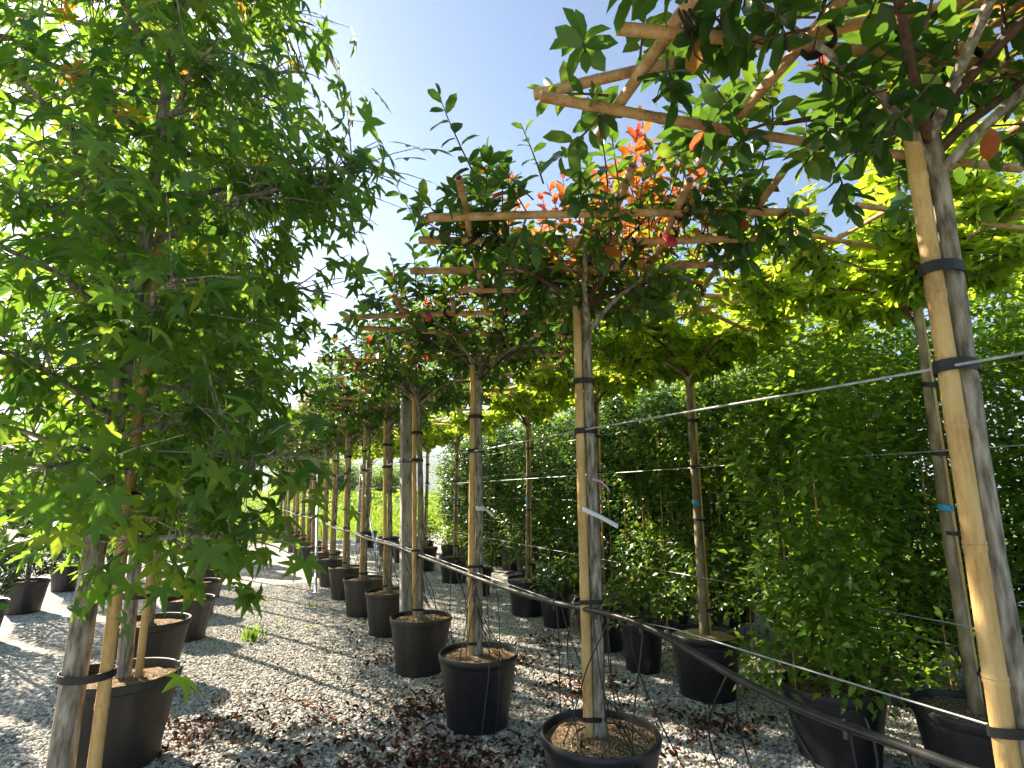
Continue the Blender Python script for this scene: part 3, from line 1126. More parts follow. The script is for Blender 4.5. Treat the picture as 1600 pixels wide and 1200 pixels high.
# ------------------------------------------------------------------ sweetgum trees on the left
def sweetgum(root, seed, height, rfun, n_br, single, low=1.1, extra=(), lpb=95, potr=.3):
    rs = random.Random(seed)
    pot_o = link('pot', pot_mesh(potr, .48, seed=seed), root, M['pot_dusty'])
    link('soil', soil_mesh(potr * .935, .43, seed), pot_o, M['soil'])
    pts = [Vector((.02 * math.sin(z * 1.3 + seed), .02 * math.sin(z * 1.7), z)) for z in np.linspace(.42, height, 26)]
    link('trunk', MB().tube(pts, [.042 * (1 - .88 * i / 25) for i in range(26)], 12).mesh('trunk'), root, M['bark'])
    link('stake', cane_mesh((.075, .0, .4), (.06, .01, 2.6), .02, seed, 10, .34, .002), root, M['stake'])
    for z in (.9, 1.5, 2.1):
        tx, ty = .02 * math.sin(z * 1.3 + seed), .02 * math.sin(z * 1.7)
        x0_, x1_ = tx - .044, .098
        link('tie', ring_mesh((x0_ + x1_) / 2, ty * .7, z, (x1_ - x0_) / 2, .05, 0, .004, .025), root, M['tie'])
    lv = Leaves()
    tw = MB()
    brs = []
    for i in range(n_br):
        t = i / (n_br - 1)
        h = low + (height - .25 - low) * t
        a = i * 2.399 + rs.uniform(-.3, .3)
        L = max(.15, rfun(h) * rs.uniform(.78, 1.08))
        brs.append((h, a, L, .35 + .5 * t))
    for e in extra:
        brs.append(e)
    for (h, a, L, rise) in brs:
        d = Vector((math.cos(a), math.sin(a), rise)).normalized()
        hb = h - L * rise * .55
        p0 = Vector((0, 0, max(.75, hb)))
        path = []
        for k in range(8):
            t = k / 7
            path.append(p0 + Vector((d.x, d.y, 0)) / max(.2, math.hypot(d.x, d.y)) * L * t + Vector((0, 0, L * rise * (t - .45 * t * t * t))) + Vector((rs.uniform(-1, 1), rs.uniform(-1, 1), rs.uniform(-1, 1))) * .015)
        link('branch', MB().tube(path, [.012 * (1 - .8 * k / 7) + .002 for k in range(8)], 6).mesh('branch'), root, M['bark'])
        nl = int(lpb * L / .8)
        for j in range(max(8, nl)):
            t = rs.uniform(.22, 1.0) ** .8
            k = min(6, int(t * 7))
            base = path[k].lerp(path[k + 1], t * 7 - k)
            off = Vector((rs.gauss(0, 1), rs.gauss(0, 1), rs.gauss(0, .8))) * (.05 + .10 * (1 - abs(t - .6)))
            p = base + off
            if rs.random() < .5:
                tw.tube([base, base.lerp(p, .6) + Vector((0, 0, .01)), p], [.003, .0022, .0014], 4, False)
            out = unit(np.array([p.x, p.y, 0]) + 1e-5)
            ld = unit(out * .45 + np.array([rs.gauss(0, .5), rs.gauss(0, .5), rs.uniform(-1.1, .0)]))
            nn = unit(np.array([rs.gauss(0, .5), rs.gauss(0, .5), .6]) + out * .85)
            c = max(0, min(.86, rs.gauss(.42, .2)))
            if h > height * .6 and rs.random() < .06:
                c = rs.uniform(.9, 1.0)
            s = rs.uniform(.06, .102)
            pet = unit(ld) * s * .5
            lv.add(np.array(p) + pet, ld, nn, s, c)
    link('twigs', tw.mesh('twigs'), root, M['bark'], kind='stuff')
    put_leaves(root, 'sweetgum', lv, M['sweetgum'], single, root.location)
    return root


def prof(pts):
    xs = [p[0] for p in pts]
    ys = [p[1] for p in pts]
    return lambda h: float(np.interp(h, xs, ys))


g1 = thing('sweetgum_tree', (-.42, 2.45, 0), 'sweetgum tree with star-shaped leaves hanging down low over the gravel path', 'potted tree', 'sweetgum trees on the left of the path')
SG = prof([(1.1, .35), (1.5, .48), (1.9, .58), (2.3, .72), (2.7, .82), (3.1, .72), (3.6, .56), (4.2, .38), (4.9, .15)])
# extra low branches that reach over the path: height at tip region, azimuth, length, rise
sweetgum(g1, 4, 5.0, SG, 50, 300, 1.45, [(1.62, -.55, .66, .1), (1.36, -.65, .62, .02), (2.75, -.5, .92, .45)])
g2 = thing('sweetgum_tree', (-.5, 4.15, 0), 'slender sweetgum tree, second in the row behind the low-hanging sweetgum', 'potted tree', 'sweetgum trees on the left of the path')
SG2 = prof([(1.2, .3), (1.8, .6), (2.6, .8), (3.3, .7), (4.2, .4), (4.8, .12)])
sweetgum(g2, 9, 4.8, SG2, 40, 0, 1.25, lpb=85)
index_kids(g2)
g3 = copy_tree(g2)
g3.location = (-.55, 5.7, 0)
g3.rotation_euler = (0, 0, 2.2)
g3['label'] = 'slender sweetgum tree, third in the row behind the low-hanging sweetgum'


# ------------------------------------------------------------------ standards and yews further up the left row
def ball_tree(root, seed, stem_h, rx, rz, n, mat, species='small', size=(.05, .08), potm='pot_dusty', tr=.024, potr=.25, squash=None, bark='bark'):
    rs = random.Random(seed)
    if potr:
        pot_o = link('pot', pot_mesh(potr, .42, seed=seed), root, M[potm])
        link('soil', soil_mesh(potr * .935, .37, seed), pot_o, M['soil'])
    z0 = .36 if potr else 0
    top = stem_h + rz * 1.2
    pts = [Vector((tr * .6 * math.sin(z * 1.9 + seed), tr * .6 * math.sin(z * 1.3), z)) for z in np.linspace(z0, top, 14)]
    link('trunk', MB().tube(pts, [tr * (1.1 - .6 * i / 13) for i in range(14)], 10).mesh('trunk'), root, M[bark])
    cz = stem_h + rz
    lv = Leaves()
    clumps = []
    for i in range(26):
        v = unit([rs.gauss(0, 1), rs.gauss(0, 1), rs.gauss(0, 1)])
        q = rs.uniform(.45, .98)
        clumps.append(np.array([v[0] * rx * q, v[1] * rx * q, cz + v[2] * rz * q]))
    for i, c in enumerate(clumps):
        if i % 3 == 0:
            b0 = Vector((0, 0, stem_h + (cz - stem_h) * .3))
            link('branch', MB().tube([b0, b0.lerp(Vector(c), .5) + Vector((0, 0, .05 * rz)), Vector(c)], [tr * .5, tr * .3, tr * .12], 6).mesh('branch'), root, M[bark])
    for i in range(n):
        c = clumps[rs.randrange(len(clumps))]
        g = np.array([rs.gauss(0, .26) * rx, rs.gauss(0, .26) * rx, rs.gauss(0, .22) * rz])
        p = c + g
        d = unit(g + np.array([rs.gauss(0, .4) * rx, rs.gauss(0, .4) * rx, -.15 * rz]) + (p - np.array([0, 0, cz])) * .3)
        nn = unit(np.array([rs.gauss(0, .5), rs.gauss(0, .5), 1.0]))
        lv.add(p, d, nn, rs.uniform(*size), max(0, min(1, rs.gauss(.5, .22))))
    put_leaves(root, species, lv, mat, 0, None)
    return root


SL = 'clear-stemmed trees in the left row'
s0 = thing('standard_tree', (-.36, 7.1, 0), 'clear-stemmed round-headed tree, first one after the three sweetgums', 'potted tree', SL)
ball_tree(s0, 31, 2.15, .55, .5, 2200, M['hornbeam'], tr=.034)
index_kids(s0)
for k, y in enumerate((8.4, 9.7, 11.1, 12.5)):
    c = copy_tree(s0)
    c.location = (-.34 + rng.normal(0, .03), y, 0)
    c.rotation_euler = (0, 0, 1.3 * k + .7)
    c['label'] = 'clear-stemmed round-headed tree, %s one after the three sweetgums' % ['second', 'third', 'fourth', 'fifth'][k]


def yew(root, seed, h, r, n, potr=.24):
    rs = random.Random(seed)
    pot_o = link('pot', pot_mesh(potr, .4, seed=seed), root, M['pot'])
    link('soil', soil_mesh(potr * .935, .35, seed), pot_o, M['soil'])
    link('trunk', MB().tube([(0, 0, .33), (.01, 0, h * .5), (0, 0, h * .92)], [.03, .02, .006], 8).mesh('trunk'), root, M['bark'])
    lv = Leaves()
    for i in range(n):
        t = rs.random() ** .9
        z = .42 + (h - .42) * t
        rr = r * (math.sin(math.pi * (.12 + .86 * t)) ** .7) * (rs.random() ** .35) * (1 + .18 * math.sin(9 * t + seed) * rs.random())
        a = rs.random() * 6.283
        p = np.array([rr * math.cos(a), rr * math.sin(a), z])
        d = unit(np.array([math.cos(a), math.sin(a), rs.uniform(.2, 1.4)]) + rng.normal(0, .3, 3))
        lv.add(p, d, unit(rng.normal(0, 1, 3) + [0, 0, .5]), rs.uniform(.05, .1), rs.random())
    put_leaves(root, 'needle', lv, M['yew'], 0, None)


y0 = thing('columnar_yew', (-.55, 14.2, 0), 'dark columnar yew in a black pot, first after the clear-stemmed trees', 'potted tree', 'dark yews on the left')
yew(y0, 5, 2.2, .38, 6000)
index_kids(y0)
for k, (x, y, lab) in enumerate([(-.6, 15.6, 'dark columnar yew in a black pot, second after the clear-stemmed trees'),
                                 (-2.3, 6.2, 'dark columnar yew behind the third sweetgum'), (-2.3, 7.9, 'dark columnar yew behind the first clear-stemmed tree'),
                                 (-2.35, 9.6, 'dark columnar yew behind the third clear-stemmed tree'), (-2.3, 11.4, 'dark columnar yew behind the fourth clear-stemmed tree'),
                                 (-2.4, 13.4, 'dark columnar yew behind the fifth clear-stemmed tree')]):
    c = copy_tree(y0)
    c.location = (x, y, 0)
    c.rotation_euler = (0, 0, 1.1 * k)
    c['label'] = lab


# ------------------------------------------------------------------ hedge of trained shrubs on the right
def hedge_plant(root, seed, h, wx, wy, n, mat, size, potr=.22, canes=3, z0=.3, gap=0.0, young=0.0, species='small', soil='soil'):
    rs = random.Random(seed)
    pot_o = link('pot', pot_mesh(potr, .4, seed=seed), root, M['pot'])
    link('soil', soil_mesh(potr * .935, .35, seed), pot_o, M[soil])
    for i in range(4):
        x, y = rs.uniform(-.09, .09), rs.uniform(-.09, .09)
        link('stem', MB().tube([(x, y, .33), (x * 1.6 + rs.uniform(-.05, .05), y * 2, h * .4), (x * 2, y * 3 + rs.uniform(-.1, .1), h * .9)], [.012, .009, .003], 6).mesh('stem'), root, M['twig'])
    for i in range(canes):
        x, y = -wx * rs.uniform(.2, .75), (i - (canes - 1) / 2) * wy * .75
        link('cane', cane_mesh((x, y, .02 if abs(y) > potr else .36), (x + rs.uniform(-.03, .03), y, h * rs.uniform(.65, .9)), .006, seed + i, 6, .3), root, M['bamboo'])
    lv = Leaves()
    ncl = int(h * 26)
    cl = []
    for i in range(ncl):
        z = z0 + (h - z0) * (i + rs.random()) / ncl
        u = rs.uniform(-1, 1)
        v = rs.uniform(-1, 1)
        if rs.random() < .7:
            if abs(u) < .5:
                u = math.copysign(rs.uniform(.5, 1), u)
        cl.append((u * wx, v * wy, z))
    for i in range(n):
        c = cl[rs.randrange(ncl)]
        g = np.array([rs.gauss(0, .085), rs.gauss(0, .11), rs.gauss(0, .09)])
        p = np.array(c) + g
        if p[2] < z0 - .1:
            continue
        d = unit(g * 3 + np.array([math.copysign(.3, p[0]) + rs.gauss(0, .5), rs.gauss(0, .6), rs.uniform(-.5, .4)]))
        nn = unit(np.array([math.copysign(.5, p[0]) + rs.gauss(0, .4), rs.gauss(0, .4), 1.0]))
        cc = max(0, min(.74 if mat.name == 'photinia_leaf' else 1, rs.gauss(.45, .22)))
        if young and rs.random() < young:
            cc = rs.uniform(.84, 1.0)
        lv.add(p, d, nn, rs.uniform(*size), cc)
    put_leaves(root, species, lv, mat, 0, None)
    return root


HG = 'trained hedge shrubs behind the plane trees'
hb = thing('hornbeam_bush', (3.27, 2.38, 0), 'bushy light-green hornbeam in wide black pot, standing in front of the hedge', 'potted shrub')
hedge_plant(hb, 301, 2.35, .27, .29, 5600, M['hornbeam'], (.055, .085), .28, 2, .42)
kinds = []
h1 = thing('hedge_shrub', (4.5, 1.1, 0), 'x', 'potted shrub', HG)
hedge_plant(h1, 311, 2.75, .34, .46, 8000, M['hornbeam'], (.045, .075))
kinds.append(h1)
h2 = thing('hedge_shrub', (4.45, 1.95, 0), 'x', 'potted shrub', HG)
hedge_plant(h2, 322, 2.7, .3, .46, 7000, M['hornbeam'], (.05, .075))
kinds.append(h2)
h3 = thing('hedge_shrub', (4.5, 4.45, 0), 'x', 'potted shrub', HG)
hedge_plant(h3, 333, 2.6, .3, .46, 5600, M['photinia'], (.055, .085), young=.006, canes=6, soil='sand')
kinds.append(h3)
h4 = thing('hedge_shrub', (4.75, 6.9, 0), 'x', 'potted shrub', HG)
hedge_plant(h4, 344, 2.8, .32, .46, 6500, M['laurel'], (.06, .09))
kinds.append(h4)
for hh in kinds:
    index_kids(hh)
spots = [(0, 4.5, .3), (0, 4.5, 1.1), (1, 4.45, 1.95), (0, 4.5, 2.8), (1, 4.55, 3.6), (2, 4.5, 4.45), (2, 4.6, 5.25), (3, 4.7, 6.1), (3, 4.75, 6.9), (2, 4.8, 7.75), (3, 4.9, 8.6), (2, 4.95, 9.5),
         (3, 5.1, 10.5), (3, 5.15, 11.4), (3, 5.2, 12.3), (3, 5.2, 13.2), (3, 5.25, 14.1)]
names = ['hornbeam hedge shrub', 'hornbeam hedge shrub', 'photinia hedge shrub with sparse see-through stems', 'dark glossy laurel hedge shrub']
posn = ['at the end nearest the bushy hornbeam pot', 'second', 'third', 'fourth', 'fifth', 'sixth', 'seventh', 'eighth', 'ninth', 'tenth', 'eleventh', 'twelfth', 'thirteenth', 'fourteenth', 'fifteenth', 'sixteenth', 'seventeenth']
used = set()
for i, (k, x, y) in enumerate(spots):
    if k not in used and (i not in (0,)) or (k not in used and i == 0):
        o = kinds[k]
        used.add(k)
    else:
        o = copy_tree(kinds[k])
        o.rotation_euler = (0, 0, math.pi * (i % 2))
        o.scale = (1, 1, 1 + .06 * math.sin(i * 2.1))
    o.location = (x, y, 0)
    o['label'] = (names[k] + ', ' + (posn[i] if i == 0 else posn[i] + ' along the hedge counted towards the meadow'))

for i, (k, x, y) in enumerate([(0, 5.5, .2), (1, 5.5, 1.2), (3, 5.5, 2.2), (3, 5.55, 3.2), (3, 5.6, 4.2), (0, 5.6, 5.2), (3, 5.7, 6.3), (3, 5.8, 7.4), (0, 5.9, 8.6), (3, 6.0, 9.8), (3, 6.1, 11.0)]):  # extra shrubs added behind the hedge so its gaps stay dark
    o = copy_tree(kinds[k])
    o.rotation_euler = (0, 0, 1.57 * (i % 4))
    o.scale = (1, 1, 1.08 + .05 * math.sin(i * 2.7))
    o.location = (x, y, 0)
    o['group'] = 'shrubs added behind the hedge to darken its gaps'
    o['label'] = ('dark laurel' if k == 3 else 'hornbeam') + ' shrub, %s in the added line that darkens the hedge gaps, counted towards the meadow' % (['first'] + posn[1:])[i]

# small shrubs in pots between the plane trees
sm = [(3.30, 4.17, .19, .75, M['photinia'], 'small photinia with red young shoots in a low black pot', .05),
      (3.45, 5.9, .20, .62, M['laurel'], 'small sprawling laurel in a black pot beside the looped hose', 0),
      (3.43, 8.1, .17, .85, M['photinia'], 'thin young photinia in a narrow black pot', .03),
      (4.3, 11.9, .2, .8, M['hornbeam'], 'small light-green shrub in a black pot near the meadow edge', 0),
      (4.15, 13.2, .2, .8, M['photinia'], 'small shrub with a few reddish leaves near the meadow edge', .08),
      (4.4, 14.6, .2, .85, M['laurel'], 'small dark shrub in a black pot, farthest towards the meadow', 0)]
for i, (x, y, pr, h, mat, lab, yg) in enumerate(sm):
    t = thing('small_shrub', (x, y, 0), lab, 'potted shrub', 'small shrubs between the planes')
    hedge_plant(t, 400 + i, h, .16, .2, 420, mat, (.06, .09), pr, 0, .42, young=yg, species='photinia' if mat.name != 'hornbeam_leaf' else 'small')

# ------------------------------------------------------------------ taller trees behind the hedge and far away
BT = 'bright trees behind the hedge'
bt0 = thing('broadleaf_tree', (7.2, 3.0, 0), 'x', 'tree', BT)
ball_tree(bt0, 51, 1.4, 1.25, 1.55, 7000, M['farleaf'], 'plane', (.06, .1), tr=.06, potr=0)
index_kids(bt0)
bl = [(7.0, 1.6, 1.0, 'bright broad-leaved tree behind the hornbeam hedge shrubs'), (7.4, 5.6, .95, 'bright broad-leaved tree behind the sparse photinia hedge shrubs'), (7.3, 8.2, .9, 'bright broad-leaved tree behind the first dark laurels'),
      (7.4, 10.8, .85, 'bright broad-leaved tree behind the middle laurels'), (7.6, 13.5, .85, 'bright broad-leaved tree behind the last laurels'), (7.2, 16.5, .8, 'bright broad-leaved tree beyond the end of the hedge'),
      (9.5, -.5, 1.3, 'big bright broad-leaved tree set well back behind the start of the hedge')]
for i, (x, y, s, lab) in enumerate(bl):
    o = bt0 if i == 0 else copy_tree(bt0)
    o.location = (x, y, 0)
    o.rotation_euler = (0, 0, 1.7 * i)
    o.scale = (s, s, s)
    o['label'] = lab

FT = 'far trees across the meadow'
f0 = thing('field_tree', (6, 120, 0), 'x', 'tree', FT)
ball_tree(f0, 61, 1.0, 4.2, 3.6, 6000, M['farleaf'], 'small', (.35, .7), tr=.22, potr=0)
index_kids(f0)
fl = [(11, 118, 1.0), (19, 126, 1.15), (28, 120, .9), (-12, 132, 1.1), (-24, 125, 1.3), (-38, 118, 1.2), (-52, 110, 1.3), (-66, 98, 1.2), (48, 128, 1.2), (62, 120, 1.3), (85, 112, 1.4), (110, 95, 1.5)]
for i, (x, y, s) in enumerate(fl):
    o = f0 if i == 0 else copy_tree(f0)
    o.location = (x, y, 0)
    o.rotation_euler = (0, 0, 2.1 * i)
    o.scale = (s * 1.1, s * 1.1, s)
    o['label'] = 'round leafy tree standing far off across the meadow'
c0 = thing('cypress', (-4, 210, 0), 'x', 'tree', 'thin cypresses on the skyline')


def cypress(root, seed, h, r, n):
    rs = random.Random(seed)
    link('trunk', MB().tube([(0, 0, 0), (0, 0, h * .9)], [.2, .03], 8).mesh('trunk'), root, M['bark'])
    lv = Leaves()
    for i in range(n):
        t = rs.random()
        rr = r * math.sin(math.pi * (.1 + .88 * t)) ** .6 * rs.random() ** .4
        a = rs.random() * 6.283
        lv.add(np.array([rr * math.cos(a), rr * math.sin(a), .4 + (h - .4) * t]), unit([math.cos(a), math.sin(a), 1.2]), unit(rng.normal(0, 1, 3)), rs.uniform(.4, .8), rs.random())
    put_leaves(root, 'small', lv, M['yew'], 0, None)


cypress(c0, 3, 9, 1.0, 900)
index_kids(c0)
for i, x in enumerate((-9, -5.5, -1, 2.5, 7, 14, -20, -33)):
    o = c0 if i == 0 else copy_tree(c0)
    o.location = (x, 215 + 6 * math.sin(i * 2.2), 0)
    o.scale = (1, 1, .75 + .25 * math.sin(i * 1.9))
    o['label'] = 'thin dark cypress on the skyline beyond the vines'

# vine rows
v0 = thing('vine_row', (0, 46, 0), 'x', 'vine row', 'vine rows across the meadow')
lv = Leaves()
rs = random.Random(8)
for i in range(9000):
    x = rs.uniform(-42, 42)
    z = rs.uniform(.3, 1.75 + .25 * math.sin(x * 1.7) * math.sin(x * .37 + 1))
    lv.add(np.array([x, rs.gauss(0, .3), z]), unit([rs.gauss(0, 1), rs.gauss(0, 1), rs.gauss(0, .6)]), unit([rs.gauss(0, .5), rs.gauss(0, .5), 1]), rs.uniform(.16, .3), max(0, min(1, rs.gauss(.6, .25))))
put_leaves(v0, 'small', lv, M['farleaf'], 0, None)
for i in range(22):
    x = -40 + i * 3.8
    link('post', MB().tube([(x, 0, 0), (x, 0, 1.7)], .05, 6).mesh('post'), v0, M['timber'])
index_kids(v0)
for i, y in enumerate((46, 49.5, 53, 57)):
    o = v0 if i == 0 else copy_tree(v0)
    o.location = (8 + i, y, 0)
    o['label'] = 'row of trained vines across the meadow, %s from the nursery yard' % ['first', 'second', 'third', 'fourth'][i]

# small farm shed by the vines
sh = thing('farm_shed', (34, 150, 0), 'low pale farm shed with grey pitched roof beyond the vine rows', 'shed')
link('wall', MB().box((0, 0, 1.4), (9, 5, 2.8)).mesh('wall', False), sh, M['wall'])
b = MB()
b.v = [(-5, -3, 2.75), (5, -3, 2.75), (5, 3, 2.75), (-5, 3, 2.75), (-5, 0, 4.3), (5, 0, 4.3)]
b.f = [(0, 1, 5, 4), (2, 3, 4, 5), (0, 4, 3), (1, 2, 5), (3, 2, 1, 0)]
link('roof', b.mesh('roof', False), sh, M['rooftile'])
link('door', MB().box((-1.5, -2.54, 1.1), (1.6, .08, 2.2)).mesh('door', False), sh, M['timber'])
link('window', MB().box((2, -2.54, 1.6), (1.2, .08, .9)).mesh('window', False), sh, M['tie'])

# hills
def hill(name, dist, hgt, seed, w=9000):
    rs = random.Random(seed)
    b = MB()
    n = 90
    ph = [rs.random() * 6.28 for _ in range(6)]
    rows = [(0, 0.0), (.35, .35), (.7, .8), (1, 1.0), (1.6, .5)]
    for j, (dy, f) in enumerate(rows):
        for i in range(n):
            x = -w + 2 * w * i / (n - 1)
            k = sum(math.sin(x / (2600 / (q + 1)) + ph[q]) / (q + 1) for q in range(6)) * .28 + .75
            b.v.append((x, dist + dy * 1200, -6 + max(.05, k) * hgt * f + (rs.uniform(-1, 1) * 9 if 0 < f < 1 else 0)))
    for j in range(len(rows) - 1):
        for i in range(n - 1):
            a = j * n + i
            b.f.append((a, a + 1, a + n + 1, a + n))
    link(name, b.mesh(name), None, M['hill'], kind='structure')


hill('hills', 4200, 420, 2)

# meadow grass in view between the trunks
lv = Leaves()
rs = random.Random(17)
for i in range(26000):
    y = 18.2 + 26 * rs.random() ** 1.6
    x = rs.uniform(-.28, .42) * y + 1.0
    if y < 19.2 + .25 * x:
        continue
    s = rs.uniform(.12, .34) * (1 + .02 * (y - 18))
    a = rs.random() * 6.283
    lv.add(np.array([x, y, -.01]), unit([rs.gauss(0, .3), rs.gauss(0, .3), 1]), np.array([math.cos(a), math.sin(a), .1]), s * (1.7 if rs.random() < .15 else 1), rs.random() ** 1.3)
m = leaf_mass('grass', 'blade', lv.arrays())
link('grass', m, None, M['grass'], 'bright green meadow grass beyond the end of the gravel yard', 'grass', None, 'stuff')

# ------------------------------------------------------------------ posts, braces, wires, irrigation
def post(loc, h, w, label, lean=(0, 0)):
    t = thing('concrete_post', loc, label, 'post', 'concrete posts in the rows')
    b = MB()
    c = w * .12
    ring = [(w / 2 - c, -w / 2), (w / 2, -w / 2 + c), (w / 2, w / 2 - c), (w / 2 - c, w / 2), (-w / 2 + c, w / 2), (-w / 2, w / 2 - c), (-w / 2, -w / 2 + c), (-w / 2 + c, -w / 2)]
    zs = [0, h * .5, h - .01, h]
    for j, z in enumerate(zs):
        k = .95 if j == 3 else 1
        for (x, y) in ring:
            b.v.append((x * k + lean[0] * z / h, y * k + lean[1] * z / h, z))
    for j in range(3):
        for k in range(8):
            b.f.append((j * 8 + k, j * 8 + (k + 1) % 8, (j + 1) * 8 + (k + 1) % 8, (j + 1) * 8 + k))
    b.f.append(tuple(24 + k for k in range(8)))
    link('shaft', b.mesh('shaft'), t, M['concrete'])
    for z in np.arange(.35, h, .42):
        bb = MB().tube([(lean[0] * z / h, -w / 2 - .003 + lean[1] * z / h, z), (lean[0] * z / h, -w / 2 + .02 + lean[1] * z / h, z)], .008, 8)
        link('wire_hole', bb.mesh('wire_hole'), t, M['tie'])
    for z in (1.83, .97):
        q = MB()
        x, y = lean[0] * z / h, lean[1] * z / h
        for dz in (-.012, .008):
            q.tube([(x + (w / 2 + .004) * sx, y + (w / 2 + .004) * sy, z + dz) for sx, sy in ((-1, -1), (1, -1), (1, 1), (-1, 1), (-1, -1))], .006, 5, False)
        link('tie', q.mesh('tie'), t, M['tie'])
    return t


post((1.60, 5.62, 0), 2.75, .105, 'grey square concrete post with wire holes at the photinia row', (-.10, 0))
post((1.60, 13.05, 0), 2.6, .11, 'grey square concrete post where the slanting steel brace is fixed')
post((3.55, 18.3, 0), 2.4, .10, 'grey square concrete post at the meadow end of the plane row')


def brace(p0, p1, label):
    t = thing('steel_brace', p0, label, 'brace')
    q = Vector(p1) - Vector(p0)
    link('tube', MB().tube([(0, 0, 0), q], .024, 12).mesh('tube'), t, M['galv'])
    link('foot', MB().box((0, 0, .012), (.12, .12, .03)).mesh('foot', False), t, M['galv'])
    link('clamp', MB().tube([q * .985, q * .998], .034, 10).mesh('clamp'), t, M['galv'])


brace((1.22, 9.35, 0), (1.56, 12.97, 2.35), 'slanting galvanised steel brace propped against a concrete post')
brace((3.5, 15.5, 0), (3.55, 18.24, 2.1), 'thin steel brace at the meadow end of the plane row')

# top training wire and low wire of the photinia row
def wire(name, pts, r, label, group=None):
    o = link(name, MB().tube(pts, r, 6).mesh(name), None, M['wire'], label, 'wire', group)
    return o


def sag(p0, p1, s, n=14):
    p0, p1 = Vector(p0), Vector(p1)
    return [p0.lerp(p1, t) - Vector((0, 0, 4 * s * t * (1 - t))) for t in np.linspace(0, 1, n)]


ys = [-.6, .95, 2.31, 3.74, 5.0, 5.62, 6.4, 7.5, 8.75, 10, 13, 17, 24]
zt = [1.80, 1.80, 1.81, 1.80, 1.83, 1.83, 1.82, 1.81, 1.8, 1.8, 1.8, 1.78, 1.78]
wire('training_wire', [(ROW_X - .06, y, z) for y, z in zip(ys, zt)], .0036, 'pale training wire tied along the photinia trunks at head height')
wire('training_wire', sag((3.31, -.4, 1.74), (3.47, 18.3, 1.66), .02), .0026, 'pale training wire running along the plane tree row at head height')
wire('training_wire', sag((3.29, -.4, .86), (3.45, 18.3, .95), .03), .0026, 'pale low wire running along the plane tree row')
for k, z in enumerate((.55, .98, 1.42, 1.86, 2.3)):
    wire('hedge_wire', sag((4.14, .0, z), (4.85, 14.5, z + .02), .02), .0028, 'pale wire strung along the hedge, %s up from the ground' % ['lowest', 'second', 'third', 'fourth', 'fifth'][k], 'wires along the hedge')


# black irrigation pipe with its drip tubes
pp = [(-.6, .92), (.2, .93), (.7, .90), (1.19, .90), (1.31, .89), (1.43, .905), (1.56, .945), (1.74, .99), (1.9, 1.0), (2.08, .99), (2.35, .97), (2.69, .95), (3.08, .945), (3.61, .95), (4.34, .955), (5.25, .97), (5.62, .985), (6.27, .97), (7.2, .955), (8.17, .98), (9.6, .95), (11, .97), (13, .99), (16, .95), (20, .97)]
pys = np.array([p[0] for p in pp])
pzs = np.array([p[1] for p in pp])
PX = 1.50
ir = thing('irrigation_pipe', (PX, 2.31, 0), 'black irrigation pipe sagging along the photinia trunks with thin drip tubes', 'pipe')
fine = np.linspace(-.6, 20, 240)
zz = np.interp(fine, pys, pzs)
zz = np.convolve(np.pad(zz, 3, mode='edge'), np.ones(7) / 7, mode='valid')
link('pipe', MB().tube([(.006 * math.sin(y * 3.1), y - 2.31, z) for y, z in zip(fine, zz)], .0125, 10).mesh('pipe'), ir, M['hose'])
rs = random.Random(77)
for (y, n) in ((.7, 4), (2.31, 10), (3.74, 12), (5.0, 12), (6.4, 10), (7.5, 6), (8.75, 4)):
    for k in range(n):
        ys_ = y + rs.uniform(-.33, .33)
        z0 = float(np.interp(ys_, fine, zz))
        a = rs.random() * 6.283
        r_ = rs.uniform(.1, .21)
        if k % 3 == 2:          # some hang down beside the pot to the gravel
            ex, ey, ez = rs.choice((-.02, .45)) + rs.uniform(-.12, .12), y + rs.choice((-.36, .36)) - 2.31, .02
        else:
            ex, ey, ez = (ROW_X - PX) + r_ * math.cos(a), y + r_ * math.sin(a) - 2.31, .42
        if rs.random() < .75:
            ys_ = ey + 2.31 + rs.uniform(-.07, .07)
            z0 = float(np.interp(ys_, fine, zz))
        p0, p1 = Vector((0, ys_ - 2.31, z0 - .012)), Vector((ex, ey, ez))
        side = Vector((rs.uniform(-.04, .04), rs.uniform(-.04, .04), 0))
        pts = []
        for t in np.linspace(0, 1, 12):
            q = p0.lerp(p1, t ** 1.4)
            q.z = p0.z + (p1.z - p0.z) * t
            pts.append(q + side * math.sin(math.pi * t) + Vector((.012 * math.sin(7 * t + k), .012 * math.cos(6 * t + k), 0)))
        link('drip_tube', MB().tube(pts, .0032, 5).mesh('drip_tube'), ir, M['hose'])
        if k % 2 == 0:
            link('joint', MB().tube([p0 + Vector((0, 0, .03)), p0 + Vector((0, 0, -.02))], .007, 6).mesh('joint'), ir, M['hose'])
# two loose tubes coiling to the ground past the near pots
for k, (yy, xx) in enumerate(((1.42, .12), (1.30, .3), (1.12, .22), (1.5, .35))):
    pts = []
    for t in np.linspace(0, 1, 20):
        pts.append((xx * t + .07 * math.sin(5 * t + k), yy - 2.31 + .09 * math.sin(6.5 * t + 2 * k), .9 * (1 - t) + .012))
    link('drip_tube', MB().tube(pts, .0034, 5).mesh('drip_tube'), ir, M['hose'])
